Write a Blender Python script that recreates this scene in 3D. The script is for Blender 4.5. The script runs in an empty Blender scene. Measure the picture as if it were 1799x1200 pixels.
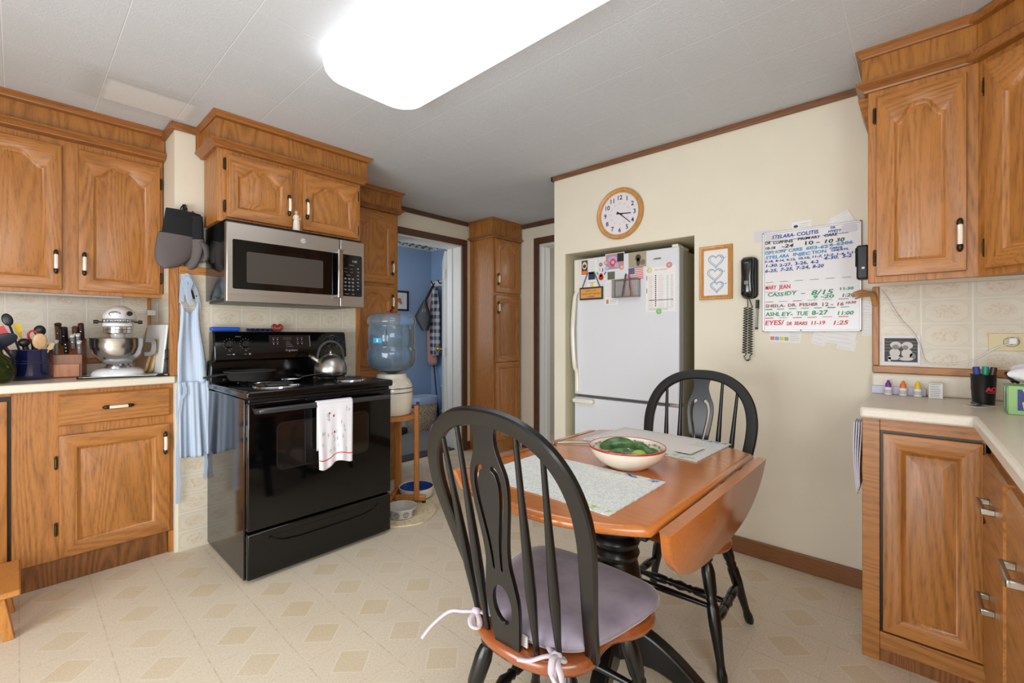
import bpy, bmesh, math, random
from mathutils import Matrix, Vector, Euler
random.seed(7)
PI = math.pi
SC = bpy.context.scene
COL = SC.collection

# ---------------------------------------------------------------- camera
cd = bpy.data.cameras.new('camera'); cam = bpy.data.objects.new('camera', cd); COL.objects.link(cam)
cd.sensor_width = 36.0; cd.lens = 789.0 / 1799.0 * 36.0; cd.shift_y = -12.0 / 1799.0
cd.clip_start = 0.02; cd.clip_end = 60
cam.location = (0, 0, 1.17); cam.rotation_euler = (PI / 2, 0, math.radians(42.18 - 90))
SC.camera = cam
# ---------------------------------------------------------------- world, lights, exposure
w = bpy.data.worlds.new('world'); SC.world = w; w.use_nodes = True
w.node_tree.nodes['Background'].inputs[0].default_value = (0.75, 0.86, 1.0, 1)
w.node_tree.nodes['Background'].inputs[1].default_value = 1.0
SC.view_settings.view_transform = 'Standard'; SC.view_settings.look = 'None'
SC.view_settings.exposure = -0.22; SC.view_settings.gamma = 1.0
SC.cycles.max_bounces = 8; SC.cycles.diffuse_bounces = 5; SC.cycles.glossy_bounces = 4
SC.cycles.transmission_bounces = 8; SC.cycles.caustics_reflective = False; SC.cycles.caustics_refractive = False
SC.cycles.sample_clamp_indirect = 6.0

def area_light(name, loc, aim, sx, sy, power, color):
    ld = bpy.data.lights.new(name, 'AREA'); ld.shape = 'RECTANGLE'; ld.size = sx; ld.size_y = sy
    ld.energy = power; ld.color = color
    o = bpy.data.objects.new(name, ld); COL.objects.link(o); o.location = loc
    o.rotation_euler = (Vector(aim) - Vector(loc)).to_track_quat('-Z', 'Y').to_euler()
    return o
# daylight entering through the two kitchen windows behind the camera, plus area lamps in the back room and the hall
area_light('daylight_west_window', (-1.48, 1.00, 0.80), (0, 0.95, 0.55), 1.8, 1.3, 84, (0.94, 0.97, 1.0))
area_light('daylight_south_window', (-0.40, -0.75, 1.50), (-0.20, 1.0, 1.25), 1.7, 0.92, 40, (0.94, 0.97, 1.0))
area_light('back_room_fill', (2.15, 4.15, 1.5), (3.6, 4.4, 1.2), 0.9, 1.2, 11, (0.86, 0.93, 1.0))  # added unseen lamp that brightens the blue room
area_light('hall_area_light', (4.25, 1.95, 2.0), (4.25, 2.6, 1.0), 0.5, 0.5, 5, (1.0, 0.97, 0.92))  # area lamp standing inside the hall, without a window

# ---------------------------------------------------------------- colour and node helpers
def srgb(r, g, b):
    def c(v):
        v /= 255.0
        return v / 12.92 if v <= 0.04045 else ((v + 0.055) / 1.055) ** 2.4
    return (c(r), c(g), c(b), 1.0)

class NT:
    def __init__(s, name):
        s.m = bpy.data.materials.new(name); s.m.use_nodes = True
        s.nt = s.m.node_tree; s.n = s.nt.nodes; s.l = s.nt.links
        s.b = s.n['Principled BSDF']
    def put(s, sock, v):
        if isinstance(v, bpy.types.NodeSocket): s.l.new(v, sock)
        elif v is not None: sock.default_value = v
    def math(s, op, a, b=None, c=None, clamp=False):
        n = s.n.new('ShaderNodeMath'); n.operation = op; n.use_clamp = clamp
        for i, v in enumerate((a, b, c)):
            if v is not None: s.put(n.inputs[i], v)
        return n.outputs[0]
    def mix(s, f, a, b):
        n = s.n.new('ShaderNodeMix'); n.data_type = 'RGBA'
        s.put(n.inputs[0], f); s.put(n.inputs[6], a); s.put(n.inputs[7], b)
        return n.outputs[2]
    def coord(s): return s.n.new('ShaderNodeTexCoord').outputs['Object']
    def map(s, v, scale=(1, 1, 1), loc=(0, 0, 0), rot=(0, 0, 0)):
        n = s.n.new('ShaderNodeMapping'); s.put(n.inputs[0], v)
        n.inputs['Location'].default_value = loc; n.inputs['Scale'].default_value = scale; n.inputs['Rotation'].default_value = rot
        return n.outputs[0]
    def noise(s, v, scale, detail=2.0, rough=0.5, dist=0.0):
        n = s.n.new('ShaderNodeTexNoise'); s.put(n.inputs['Vector'], v)
        n.inputs['Scale'].default_value = scale; n.inputs['Detail'].default_value = detail
        n.inputs['Roughness'].default_value = rough; n.inputs['Distortion'].default_value = dist
        return n.outputs[0]
    def vor(s, v, scale):
        n = s.n.new('ShaderNodeTexVoronoi'); s.put(n.inputs['Vector'], v); n.inputs['Scale'].default_value = scale
        return n.outputs
    def ramp(s, f, a, b):
        n = s.n.new('ShaderNodeMapRange'); s.put(n.inputs[0], f); n.inputs[1].default_value = a; n.inputs[2].default_value = b
        n.clamp = True; return n.outputs[0]
    def sep(s, v):
        n = s.n.new('ShaderNodeSeparateXYZ'); s.put(n.inputs[0], v); return n.outputs
    def bump(s, h, strength=0.2, dist=0.002):
        n = s.n.new('ShaderNodeBump'); n.inputs['Strength'].default_value = strength; n.inputs['Distance'].default_value = dist
        s.put(n.inputs['Height'], h); s.l.new(n.outputs[0], s.b.inputs['Normal'])
    def set(s, **k):
        for a, v in k.items(): s.put(s.b.inputs[a.replace('_', ' ')], v)
        return s.m

def M(name, col, rough=0.5, metal=0.0, coat=0.0, spec=None, trans=0.0, ior=None, emit=None, es=0.0):
    t = NT(name)
    t.set(Base_Color=srgb(*col), Roughness=rough, Metallic=metal)
    t.b.inputs['Coat Weight'].default_value = coat; t.b.inputs['Coat Roughness'].default_value = 0.12
    if spec is not None: t.b.inputs['Specular IOR Level'].default_value = spec
    if trans: t.b.inputs['Transmission Weight'].default_value = trans
    if ior: t.b.inputs['IOR'].default_value = ior
    if emit: t.b.inputs['Emission Color'].default_value = srgb(*emit); t.b.inputs['Emission Strength'].default_value = es
    return t.m

def oak(name, axis, light, dark, rough=0.42, ring=0.40, coat=0.18):
    t = NT(name)
    sc = [1.0, 1.0, 1.0]; sc[axis] = 0.10
    oi = t.n.new('ShaderNodeObjectInfo').outputs['Random']
    cb = t.n.new('ShaderNodeCombineXYZ')
    for i in range(3): t.l.new(t.math('MULTIPLY', oi, 7.3 + i * 3.1), cb.inputs[i])
    va = t.n.new('ShaderNodeVectorMath'); va.operation = 'ADD'; t.l.new(t.coord(), va.inputs[0]); t.l.new(cb.outputs[0], va.inputs[1])
    v = t.map(va.outputs[0], scale=sc)
    n1 = t.noise(v, 5.0, 1.0, 0.4, 0.1)
    r = t.math('PINGPONG', t.math('MULTIPLY', n1, 26.0), 0.5)
    r = t.ramp(r, 0.40, 0.0)
    n2 = t.noise(v, 170.0, 2.0, 0.6)
    p = t.ramp(n2, 0.48, 0.70)
    n3 = t.noise(v, 1.6, 1.0, 0.5)
    f = t.math('ADD', t.math('MULTIPLY', r, ring), t.math('MULTIPLY', p, 0.42))
    f = t.math('ADD', f, t.math('MULTIPLY', t.math('SUBTRACT', n3, 0.5), 0.8), clamp=True)
    t.bump(t.math('ADD', p, r), 0.06, 0.001)
    t.b.inputs['Coat Weight'].default_value = coat; t.b.inputs['Coat Roughness'].default_value = 0.25
    return t.set(Base_Color=t.mix(f, srgb(*light), srgb(*dark)), Roughness=rough)

LT, DK = (180, 118, 56), (118, 70, 27)
OZ = oak('oak_upright', 2, LT, DK); OX = oak('oak_along_x', 0, LT, DK); OY = oak('oak_along_y', 1, LT, DK)
OS = oak('oak_soffit', 2, (172, 112, 48), (122, 72, 26), ring=0.55)
OSX = oak('oak_moulding_x', 0, (156, 98, 44), (108, 62, 24)); OSY = oak('oak_moulding_y', 1, (156, 98, 44), (108, 62, 24))
WAL = oak('brown_trim_wood', 2, (96, 66, 48), (66, 42, 30), rough=0.45)
WALH = oak('brown_crown_wood', 1, (128, 84, 52), (86, 52, 30), rough=0.4)
BASEW = oak('brown_baseboard_wood', 1, (132, 84, 45), (98, 60, 30), rough=0.35)
KICK = oak('dark_toe_kick_wood', 2, (138, 86, 36), (86, 48, 20), ring=0.6)
CHERRY = oak('orange_cherry_wood', 1, (182, 106, 44), (152, 82, 31), rough=0.2, ring=0.15, coat=0.6)
CHERRYS = oak('cherry_seat_wood', 1, (142, 72, 28), (110, 52, 19), rough=0.22, ring=0.15, coat=0.6)
PINE = oak('honey_pine_wood', 2, (196, 132, 62), (150, 92, 40))
BOARD = oak('pale_board_wood', 2, (202, 164, 120), (170, 128, 84), ring=0.25)
BLOCK = oak('knife_block_wood', 2, (150, 88, 46), (104, 56, 28))

BLKCH = M('chair_black_paint', (9, 9, 9), 0.30, coat=0.2, spec=0.4)
BLKEN = M('stove_black_enamel', (7, 7, 8), 0.10, coat=0.15, spec=0.4)
BLKGL = M('oven_black_glass', (4, 4, 5), 0.05, coat=0.2, spec=0.4)
BLKPL = M('black_plastic', (16, 16, 18), 0.35)
BLKRUB = M('black_rubber', (22, 22, 24), 0.7)
GREYM = M('grey_handle_metal', (70, 70, 74), 0.3, metal=0.6)
CHROME = M('chrome', (215, 215, 218), 0.12, metal=1.0)
NICKEL = M('brushed_nickel', (172, 168, 158), 0.28, metal=1.0)
BRONZE = M('antique_bronze', (70, 58, 38), 0.4, metal=0.8)
BRASS = M('brass', (200, 160, 70), 0.25, metal=1.0)
CERAM = M('white_ceramic_grip', (238, 230, 214), 0.2, coat=0.5)
WHITE = M('white_paint', (224, 222, 216), 0.45)
WHITEP = M('white_plastic', (236, 236, 234), 0.35)
FRIDGE = M('fridge_white_enamel', (218, 219, 224), 0.34)
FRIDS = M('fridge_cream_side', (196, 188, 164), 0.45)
PAPER = M('paper_white', (232, 230, 228), 0.8)
INK = M('ink_grey', (90, 90, 100), 0.8)
INKK = M('ink_black', (28, 28, 32), 0.6); INKB = M('ink_blue', (40, 66, 150), 0.6); INKLB = M('ink_light_blue', (58, 140, 190), 0.6)
INKR = M('ink_red', (208, 60, 62), 0.6); INKG = M('ink_green', (30, 150, 96), 0.6); INKBR = M('ink_brown', (150, 96, 70), 0.6)
PINK = M('print_pink', (214, 140, 150), 0.6); ORANGE = M('orange_plastic', (236, 120, 40), 0.4)
YELLOW = M('yellow_plastic', (240, 200, 30), 0.4); PURPLE = M('purple_plastic', (120, 44, 150), 0.4)
REDP = M('red_plastic', (196, 30, 34), 0.35); REDC = M('red_ceramic', (150, 40, 40), 0.3)
BLUEP = M('blue_plastic', (20, 80, 190), 0.4); NAVY = M('navy_plastic', (18, 34, 80), 0.4)
NAVYC = M('navy_stoneware', (20, 24, 66), 0.12, coat=0.8)
GREEN = M('green_plastic', (20, 140, 110), 0.4); BROWNP = M('brown_plastic', (62, 38, 36), 0.4)
LGREEN = M('print_lime', (130, 206, 110), 0.6); CREAMC = M('cream_stoneware', (232, 226, 208), 0.15, coat=0.6)
BLUEC = M('blue_ceramic', (44, 76, 150), 0.2, coat=0.5); GREYC = M('grey_ceramic', (196, 192, 184), 0.3, coat=0.3)
TAN = M('tan_print', (206, 176, 128), 0.6); DKGREY = M('dark_grey', (60, 60, 62), 0.7)
MIDGREY = M('mid_grey', (130, 128, 126), 0.7); SKIN = M('print_flesh', (196, 150, 120), 0.7)

def plaster(name, col):
    t = NT(name)
    v = t.coord(); n = t.noise(v, 6.0, 3.0)
    c2 = tuple(int(x * 0.965) for x in col)
    t.bump(t.noise(v, 260.0, 2.0), 0.06, 0.0008)
    return t.set(Base_Color=t.mix(n, srgb(*col), srgb(*c2)), Roughness=0.72)
CREAM = plaster('cream_wall_paint', (229, 221, 202))
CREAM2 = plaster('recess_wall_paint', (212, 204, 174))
GREYW = plaster('hall_wall_paint', (206, 196, 182))
BLUEW = plaster('blue_wall_paint', (146, 168, 196))
CARPET = None

def ceil_mat():
    t = NT('ceiling_tile'); v = t.coord(); s = t.sep(v)
    def line(c, off, p, wdt):
        f = t.math('FRACT', t.math('DIVIDE', t.math('SUBTRACT', c, off), p))
        d = t.math('MINIMUM', f, t.math('SUBTRACT', 1.0, f))
        return t.ramp(d, wdt, wdt * 0.3)
    lx = line(s[0], 0.265, 0.302, 0.008); ly = line(s[1], 2.33, 0.305, 0.008)
    ln = t.math('MAXIMUM', lx, t.math('MULTIPLY', ly, 0.9))
    sw = t.noise(v, 42.0, 2.0, 0.5, 1.6)
    r = t.math('PINGPONG', t.math('MULTIPLY', sw, 5.0), 0.5)
    h = t.math('SUBTRACT', t.math('MULTIPLY', r, 1.0), t.math('MULTIPLY', ln, 1.5))
    t.bump(h, 0.35, 0.003)
    big = t.noise(v, 2.4, 2.0)
    c = t.mix(big, srgb(204, 208, 213), srgb(194, 198, 203))
    # a cleaner patch of tile with a dark rim near the chimney corner
    def band(c0, a, b, e):
        return t.math('MULTIPLY', t.ramp(c0, a - e, a + e), t.ramp(c0, b + e, b - e))
    nz = t.math('MULTIPLY', t.math('SUBTRACT', t.noise(v, 18.0, 3.0), 0.5), 0.03)
    px = t.math('ADD', s[0], nz); py = t.math('ADD', s[1], nz)
    patch = t.math('MULTIPLY', band(px, 0.275, 0.60, 0.012), band(py, 2.67, 2.91, 0.012))
    c = t.mix(t.math('MULTIPLY', patch, 0.8), c, srgb(216, 216, 216))
    ring = t.math('MULTIPLY', band(px, 0.19, 0.60, 0.04), band(py, 2.60, 2.95, 0.04))
    ring = t.math('MULTIPLY', ring, t.math('SUBTRACT', 1.0, patch))
    c = t.mix(t.math('MULTIPLY', ring, 0.45), c, srgb(172, 170, 168))
    c = t.mix(t.math('MULTIPLY', ln, 0.5), c, srgb(232, 234, 236))
    return t.set(Base_Color=c, Roughness=0.8)
CEIL = ceil_mat()

def floor_mat():
    t = NT('vinyl_floor'); v = t.coord(); s = t.sep(v); P = 0.2285
    def cell(c, off):
        f = t.math('FRACT', t.math('ADD', t.math('DIVIDE', t.math('SUBTRACT', c, off), P), 0.5))
        return t.math('ABSOLUTE', t.math('SUBTRACT', f, 0.5))
    fu = cell(s[0], 0.1215); fv = cell(s[1], 1.964); d = t.math('ADD', fu, fv)
    dia = t.ramp(d, 0.322, 0.312)
    ln = t.math('MULTIPLY', t.ramp(t.math('ABSOLUTE', t.math('SUBTRACT', d, 0.335)), 0.014, 0.004), 0.5)
    l2 = t.math('MULTIPLY', t.ramp(t.math('ABSOLUTE', t.math('SUBTRACT', d, 0.66)), 0.013, 0.003), 0.2)
    seam = t.math('MULTIPLY', t.ramp(fu, 0.486, 0.496), 0.5)
    seam2 = t.math('MULTIPLY', t.ramp(fv, 0.488, 0.497), 0.3)
    spk = t.noise(v, 150.0, 3.0, 0.65)
    big = t.noise(v, 1.7, 3.0)
    base = t.mix(t.ramp(spk, 0.35, 0.7), srgb(224, 212, 190), srgb(206, 191, 168))
    tan = t.mix(t.ramp(spk, 0.35, 0.7), srgb(214, 196, 163), srgb(197, 177, 143))
    c = t.mix(t.math('MULTIPLY', dia, t.math('ADD', 0.2, t.math('MULTIPLY', t.ramp(big, 0.3, 0.65), 0.6))), base, tan)
    c = t.mix(t.math('MAXIMUM', ln, l2), c, srgb(236, 228, 212))
    wear = t.noise(v, 30.0, 4.0, 0.7)
    c = t.mix(t.math('MULTIPLY', t.math('MAXIMUM', seam, seam2), t.ramp(wear, 0.4, 0.62)), c, srgb(150, 130, 108))
    sp = t.vor(v, 9.0)[0]
    c = t.mix(t.math('MULTIPLY', t.ramp(sp, 0.035, 0.015), 0.6), c, srgb(120, 98, 76))
    c = t.mix(t.math('MULTIPLY', t.ramp(big, 0.5, 0.8), 0.28), c, srgb(190, 168, 138))
    t.bump(spk, 0.08, 0.0008)
    return t.set(Base_Color=c, Roughness=t.ramp(big, -1.2, 2.0))
FLOOR = floor_mat()

def tile_mat(name, ax, off):
    t = NT(name); v = t.coord(); s = t.sep(v)
    def cell(c, o, p):
        q = t.math('DIVIDE', t.math('SUBTRACT', c, o), p)
        return t.math('ABSOLUTE', t.math('SUBTRACT', t.math('FRACT', q), 0.5)), t.math('FLOOR', q)
    fu, iu = cell(s[ax], off, 0.1555); fv, iv = cell(s[2], 1.014, 0.1015)
    g = t.math('MAXIMUM', t.ramp(fu, 0.480, 0.492), t.ramp(fv, 0.474, 0.488))
    oc = t.math('MAXIMUM', t.math('MAXIMUM', fu, fv), t.math('MULTIPLY', t.math('ADD', fu, fv), 0.64))
    fr = t.ramp(t.math('ABSOLUTE', t.math('SUBTRACT', oc, 0.425)), 0.020, 0.006)
    r2 = t.math('ADD', t.math('POWER', t.math('DIVIDE', fu, 0.30), 2.0), t.math('POWER', t.math('DIVIDE', fv, 0.30), 2.0))
    nz = t.noise(t.map(v, scale=(1, 1, 1.2)), 95.0, 4.0, 0.7, 0.8)
    fl = t.math('MULTIPLY', t.ramp(nz, 0.46, 0.60), t.ramp(t.math('ADD', r2, t.math('MULTIPLY', nz, 0.9)), 1.55, 1.2))
    base = t.mix(t.noise(v, 7.0, 3.0), srgb(222, 214, 198), srgb(206, 194, 172))
    corner = t.ramp(oc, 0.425, 0.44)
    c = t.mix(t.math('MULTIPLY', corner, 0.3), base, srgb(200, 190, 172))
    c = t.mix(t.math('MULTIPLY', fr, 0.4), c, srgb(190, 178, 158))
    c = t.mix(t.math('MULTIPLY', fl, 0.5), c, srgb(184, 156, 120))
    c = t.mix(t.math('MULTIPLY', g, 0.6), c, srgb(232, 228, 216))
    t.bump(t.math('SUBTRACT', 1.0, g), 0.25, 0.001)
    return t.set(Base_Color=c, Roughness=0.28)
TILEX = tile_mat('floral_tile_x', 0, 0.114); TILEY = tile_mat('floral_tile_y', 1, -0.006)

def counter_mat():
    t = NT('cream_laminate'); v = t.coord()
    c = t.mix(t.noise(v, 90.0, 3.0), srgb(226, 218, 202), srgb(212, 202, 184))
    return t.set(Base_Color=c, Roughness=0.32)
LAM = counter_mat()

def steel_mat(name, ax, col=(176, 170, 164), rough=0.26):
    t = NT(name); sc = [400.0, 400.0, 400.0]; sc[ax] = 2.0
    n = t.noise(t.map(t.coord(), scale=sc), 1.0, 2.0)
    t.bump(n, 0.05, 0.0005)
    return t.set(Base_Color=srgb(*col), Metallic=1.0, Roughness=t.ramp(n, -1.2, 3.0))
STEEL = steel_mat('brushed_stainless', 0)
STEELR = M('polished_steel', (190, 190, 192), 0.18, metal=1.0)

def carpet_mat():
    t = NT('grey_carpet'); v = t.coord(); n = t.noise(v, 240.0, 3.0, 0.7); t.bump(n, 0.6, 0.004)
    return t.set(Base_Color=t.mix(n, srgb(150, 142, 134), srgb(96, 90, 86)), Roughness=0.95)
CARPET = carpet_mat()

def speck(name, a, b, c3, scale, rough=0.85, bumpd=0.002):
    t = NT(name); v = t.coord(); vo = t.vor(v, scale); s = t.sep(vo[1])
    c = t.mix(t.ramp(s[0], 0.52, 0.60), srgb(*a), srgb(*b)); c = t.mix(t.ramp(s[1], 0.82, 0.86), c, srgb(*c3))
    t.bump(vo[0], 0.6, bumpd)
    return t.set(Base_Color=c, Roughness=rough)
MAT1 = speck('woven_placemat', (222, 222, 216), (196, 204, 210), (206, 210, 190), 240.0)
VELVET = NT('mauve_velvet')
_v = VELVET.coord(); _n = VELVET.noise(_v, 7.0, 4.0, 0.6); _n2 = VELVET.noise(_v, 500.0, 2.0)
VELVET.bump(_n2, 0.3, 0.001)
VELVET.b.inputs['Sheen Weight'].default_value = 0.5; VELVET.b.inputs['Sheen Roughness'].default_value = 0.4
VELVET = VELVET.set(Base_Color=VELVET.mix(VELVET.ramp(_n, 0.3, 0.7), srgb(160, 150, 163), srgb(122, 112, 127)), Roughness=0.9)
TIE = M('pale_tie_fabric', (190, 178, 184), 0.9)

def stripe(name, axis, a, b, period):
    t = NT(name); s = t.sep(t.coord())
    f = t.math('FRACT', t.math('DIVIDE', s[axis], period))
    return t.set(Base_Color=t.mix(t.ramp(f, 0.45, 0.55), srgb(*a), srgb(*b)), Roughness=0.9)
APRON = stripe('blue_seersucker', 0, (214, 221, 233), (152, 177, 207), 0.0056)
RUG = speck('cream_mat_fabric', (222, 208, 176), (216, 202, 168), (206, 188, 152), 60.0)
WICKER = speck('wicker', (176, 156, 130), (150, 130, 106), (120, 98, 76), 90.0)
CUKE = NT('cucumber_skin'); _v = CUKE.coord()
CUKE.bump(CUKE.noise(_v, 120.0, 2.0), 0.5, 0.002)
CUKE = CUKE.set(Base_Color=CUKE.mix(CUKE.ramp(CUKE.noise(_v, 26.0, 3.0), 0.35, 0.7), srgb(44, 80, 42), srgb(98, 138, 76)), Roughness=0.35)
LIME = M('light_green_vegetable', (140, 176, 64), 0.35)
GLASSG = M('green_jar_glass', (84, 96, 40), 0.06, trans=0.75, ior=1.3)
GLASSC = M('clear_glass_board', (190, 206, 196), 0.12, coat=0.3)
BOTTLE = M('water_bottle_plastic', (186, 216, 242), 0.03, trans=0.80, ior=1.05, coat=1.0)
WATER = M('blue_water', (112, 184, 238), 0.0, trans=0.80, ior=1.02, coat=.6)
PAW = M('paw_print_ink', (50, 48, 48), 0.5)
PHOTO1 = speck('photo_pattern_grey', (70, 66, 62), (120, 112, 100), (180, 172, 160), 30.0, 0.5, 0.0001)
LAMP = M('fluorescent_diffuser', (250, 250, 248), 0.5, emit=(246, 249, 255), es=3.3)
FACEW = M('clock_face', (222, 218, 222), 0.6)

# ---------------------------------------------------------------- mesh helpers
def FY(x, y, z): return Matrix(((1, 0, 0, x), (0, 0, -1, y), (0, 1, 0, z), (0, 0, 0, 1)))      # faces -y : u=+x v=+z w=-y
def FX(x, y, z): return Matrix(((0, 0, -1, x), (-1, 0, 0, y), (0, 1, 0, z), (0, 0, 0, 1)))     # faces -x : u=-y v=+z w=-x
def FYP(x, y, z): return Matrix(((-1, 0, 0, x), (0, 0, 1, y), (0, 1, 0, z), (0, 0, 0, 1)))     # faces +y
def TR(x, y, z): return Matrix.Translation((x, y, z))
def RZ(a): return Matrix.Rotation(a, 4, 'Z')
def RXm(a): return Matrix.Rotation(a, 4, 'X')
def RYm(a): return Matrix.Rotation(a, 4, 'Y')

def cat(pts, n=6, closed=False):
    P = [Vector(p) for p in pts]; out = []; N = len(P)
    for i in range(N if closed else N - 1):
        if closed: a, b, c, e = P[(i - 1) % N], P[i], P[(i + 1) % N], P[(i + 2) % N]
        else: a, b, c, e = P[max(i - 1, 0)], P[i], P[i + 1], P[min(i + 2, N - 1)]
        for k in range(n):
            t = k / n
            out.append(0.5 * ((2 * b) + (c - a) * t + (2 * a - 5 * b + 4 * c - e) * t * t + (3 * b - a - 3 * c + e) * t ** 3))
    if not closed: out.append(P[-1])
    return out

class MB:
    def __init__(s, T=None): s.bm = bmesh.new(); s.T = T or Matrix.Identity(4)
    def v(s, p): return s.bm.verts.new(s.T @ Vector(p))
    def f(s, vs, mi=0):
        try: fa = s.bm.faces.new(vs); fa.material_index = mi; return fa
        except ValueError: return None
    def box(s, x0, x1, y0, y1, z0, z1, mi=0, R=None):
        c = [(x, y, z) for z in (z0, z1) for y in (y0, y1) for x in (x0, x1)]
        if R is not None: c = [R @ Vector(p) for p in c]
        v = [s.v(p) for p in c]
        for q in ((0, 2, 3, 1), (4, 5, 7, 6), (0, 1, 5, 4), (2, 6, 7, 3), (0, 4, 6, 2), (1, 3, 7, 5)): s.f([v[i] for i in q], mi)
        return s
    def rings(s, rs, mi=0, capa=True, capb=True, closed=True):
        V = [[s.v(p) for p in r] for r in rs]; n = len(V[0])
        for a, b in zip(V, V[1:]):
            for i in range(n if closed else n - 1):
                j = (i + 1) % n; s.f([a[i], a[j], b[j], b[i]], mi)
        if capa and n > 2: s.f(list(reversed(V[0])), mi)
        if capb and n > 2: s.f(V[-1], mi)
        return s
    def lathe(s, prof, c=(0, 0, 0), seg=24, mi=0, R=None, capa=True, capb=True, sx=1.0, sy=1.0):
        rs = []
        for r, z in prof:
            ring = []
            for i in range(seg):
                a = 2 * PI * i / seg; p = Vector((max(r, 1e-4) * math.cos(a) * sx, max(r, 1e-4) * math.sin(a) * sy, z))
                if R is not None: p = R @ p
                ring.append(p + Vector(c))
            rs.append(ring)
        s.rings(rs, mi, capa, capb); return s
    def turn(s, p0, p1, prof, seg=14, mi=0):
        p0 = Vector(p0); p1 = Vector(p1); L = (p1 - p0).length
        R = (p1 - p0).to_track_quat('Z', 'Y').to_matrix().to_4x4()
        return s.lathe([(r, t * L) for t, r in prof], p0, seg, mi, R)
    def cyl(s, p0, p1, r0, r1=None, seg=16, mi=0): return s.turn(p0, p1, [(0, r0), (1, r0 if r1 is None else r1)], seg, mi)
    def sweep(s, path, sec, ref=(0, 0, 1), mi=0, scales=None, closed=False):
        P = [Vector(p) for p in path]; ref = Vector(ref); rs = []; N = len(P)
        for i, p in enumerate(P):
            if closed: t = P[(i + 1) % N] - P[(i - 1) % N]
            else: t = P[min(i + 1, N - 1)] - P[max(i - 1, 0)]
            t.normalize(); b = t.cross(ref)
            if b.length < 1e-4: b = t.cross(Vector((1, 0.01, 0)))
            b.normalize(); n = b.cross(t).normalized(); k = scales[i] if scales else 1.0
            rs.append([p + n * (a * k) + b * (c * k) for a, c in sec])
        if closed: rs.append(rs[0]); s.rings(rs, mi, False, False)
        else: s.rings(rs, mi)
        return s
    def tube(s, path, r, seg=8, mi=0, ref=(0, 0, 1), scales=None, closed=False):
        sec = [(r * math.cos(2 * PI * i / seg), r * math.sin(2 * PI * i / seg)) for i in range(seg)]
        return s.sweep(path, sec, ref, mi, scales, closed)
    def prism(s, pts, h0, h1, mi=0):           # polygon in local xy, extruded along z
        a = [s.v((p[0], p[1], h0)) for p in pts]; b = [s.v((p[0], p[1], h1)) for p in pts]; n = len(a)
        s.f(list(reversed(a)), mi); s.f(b, mi)
        for i in range(n): s.f([a[i], a[(i + 1) % n], b[(i + 1) % n], b[i]], mi)
        return s
    def holes(s, loops, h0, h1, mi=0, bevel=0.0, fn=None):     # loops[0] outer, others holes, in local xy
        cu = bpy.data.curves.new('t', 'CURVE'); cu.dimensions = '2D'; cu.fill_mode = 'BOTH'
        cu.extrude = (h1 - h0) / 2 - bevel; cu.bevel_depth = bevel; cu.bevel_resolution = 1
        for lp in loops:
            sp = cu.splines.new('POLY'); sp.points.add(len(lp) - 1); sp.use_cyclic_u = True
            for q, p in zip(sp.points, lp): q.co = (p[0], p[1], 0, 1)
        s._curve(cu, Matrix.Translation((0, 0, (h0 + h1) / 2)), mi, fn); return s
    def text(s, txt, u, v, w, size, mi=0, align='LEFT', shear=0.0, ext=0.0004, sx=1.0, rot=0.0, off=0.0):
        cu = bpy.data.curves.new('t', 'FONT'); cu.body = txt; cu.size = size; cu.align_x = align; cu.shear = shear
        cu.extrude = ext; cu.resolution_u = 2; cu.offset = off
        s._curve(cu, Matrix.Translation((u, v, w)) @ RZ(rot) @ Matrix.Diagonal((sx, 1, 1, 1)), mi); return s
    def fit(s, txt, u, v, wid, size, mi, shear=.1, rot=0.0, off=.0005):
        cu = bpy.data.curves.new('t', 'FONT'); cu.body = txt; cu.size = size; cu.shear = shear; cu.resolution_u = 2; cu.offset = off; cu.extrude = .0002
        o = bpy.data.objects.new('t', cu); me = o.to_mesh(); w0 = max(q.co.x for q in me.vertices) - min(q.co.x for q in me.vertices) if len(me.vertices) else 1
        o.to_mesh_clear(); bpy.data.objects.remove(o)
        s._curve(cu, Matrix.Translation((u, v, 0)) @ RZ(rot) @ Matrix.Diagonal((wid / w0, 1, 1, 1)), mi)
    def _curve(s, cu, Tl, mi, fn=None):
        o = bpy.data.objects.new('t', cu); me = o.to_mesh()
        base = len(s.bm.verts); TT = s.T @ Tl
        vs = []
        for q in me.vertices:
            p = Tl @ q.co
            if fn: p = Vector(fn(p))
            vs.append(s.bm.verts.new(s.T @ p))
        for pl in me.polygons:
            try: fa = s.bm.faces.new([vs[i] for i in pl.vertices]); fa.material_index = mi
            except ValueError: pass
        o.to_mesh_clear(); bpy.data.objects.remove(o); bpy.data.curves.remove(cu)
    def grid(s, fn, nu, nv, mi=0, thick=0.0):
        V = [[Vector(fn(i / nu, j / nv)) for j in range(nv + 1)] for i in range(nu + 1)]
        A = [[s.v(p) for p in r] for r in V]
        for i in range(nu):
            for j in range(nv): s.f([A[i][j], A[i + 1][j], A[i + 1][j + 1], A[i][j + 1]], mi)
        return s
    def quad(s, u0, u1, v0, v1, w, mi=0, th=0.0006): return s.box(u0, u1, v0, v1, w - th, w, mi)
    def disc(s, u, v, w, r, mi=0, th=0.001, seg=20, ry=None):
        ry = ry or r
        return s.prism([(u + r * math.cos(2 * PI * i / seg), v + ry * math.sin(2 * PI * i / seg)) for i in range(seg)], w - th, w, mi)
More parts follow.
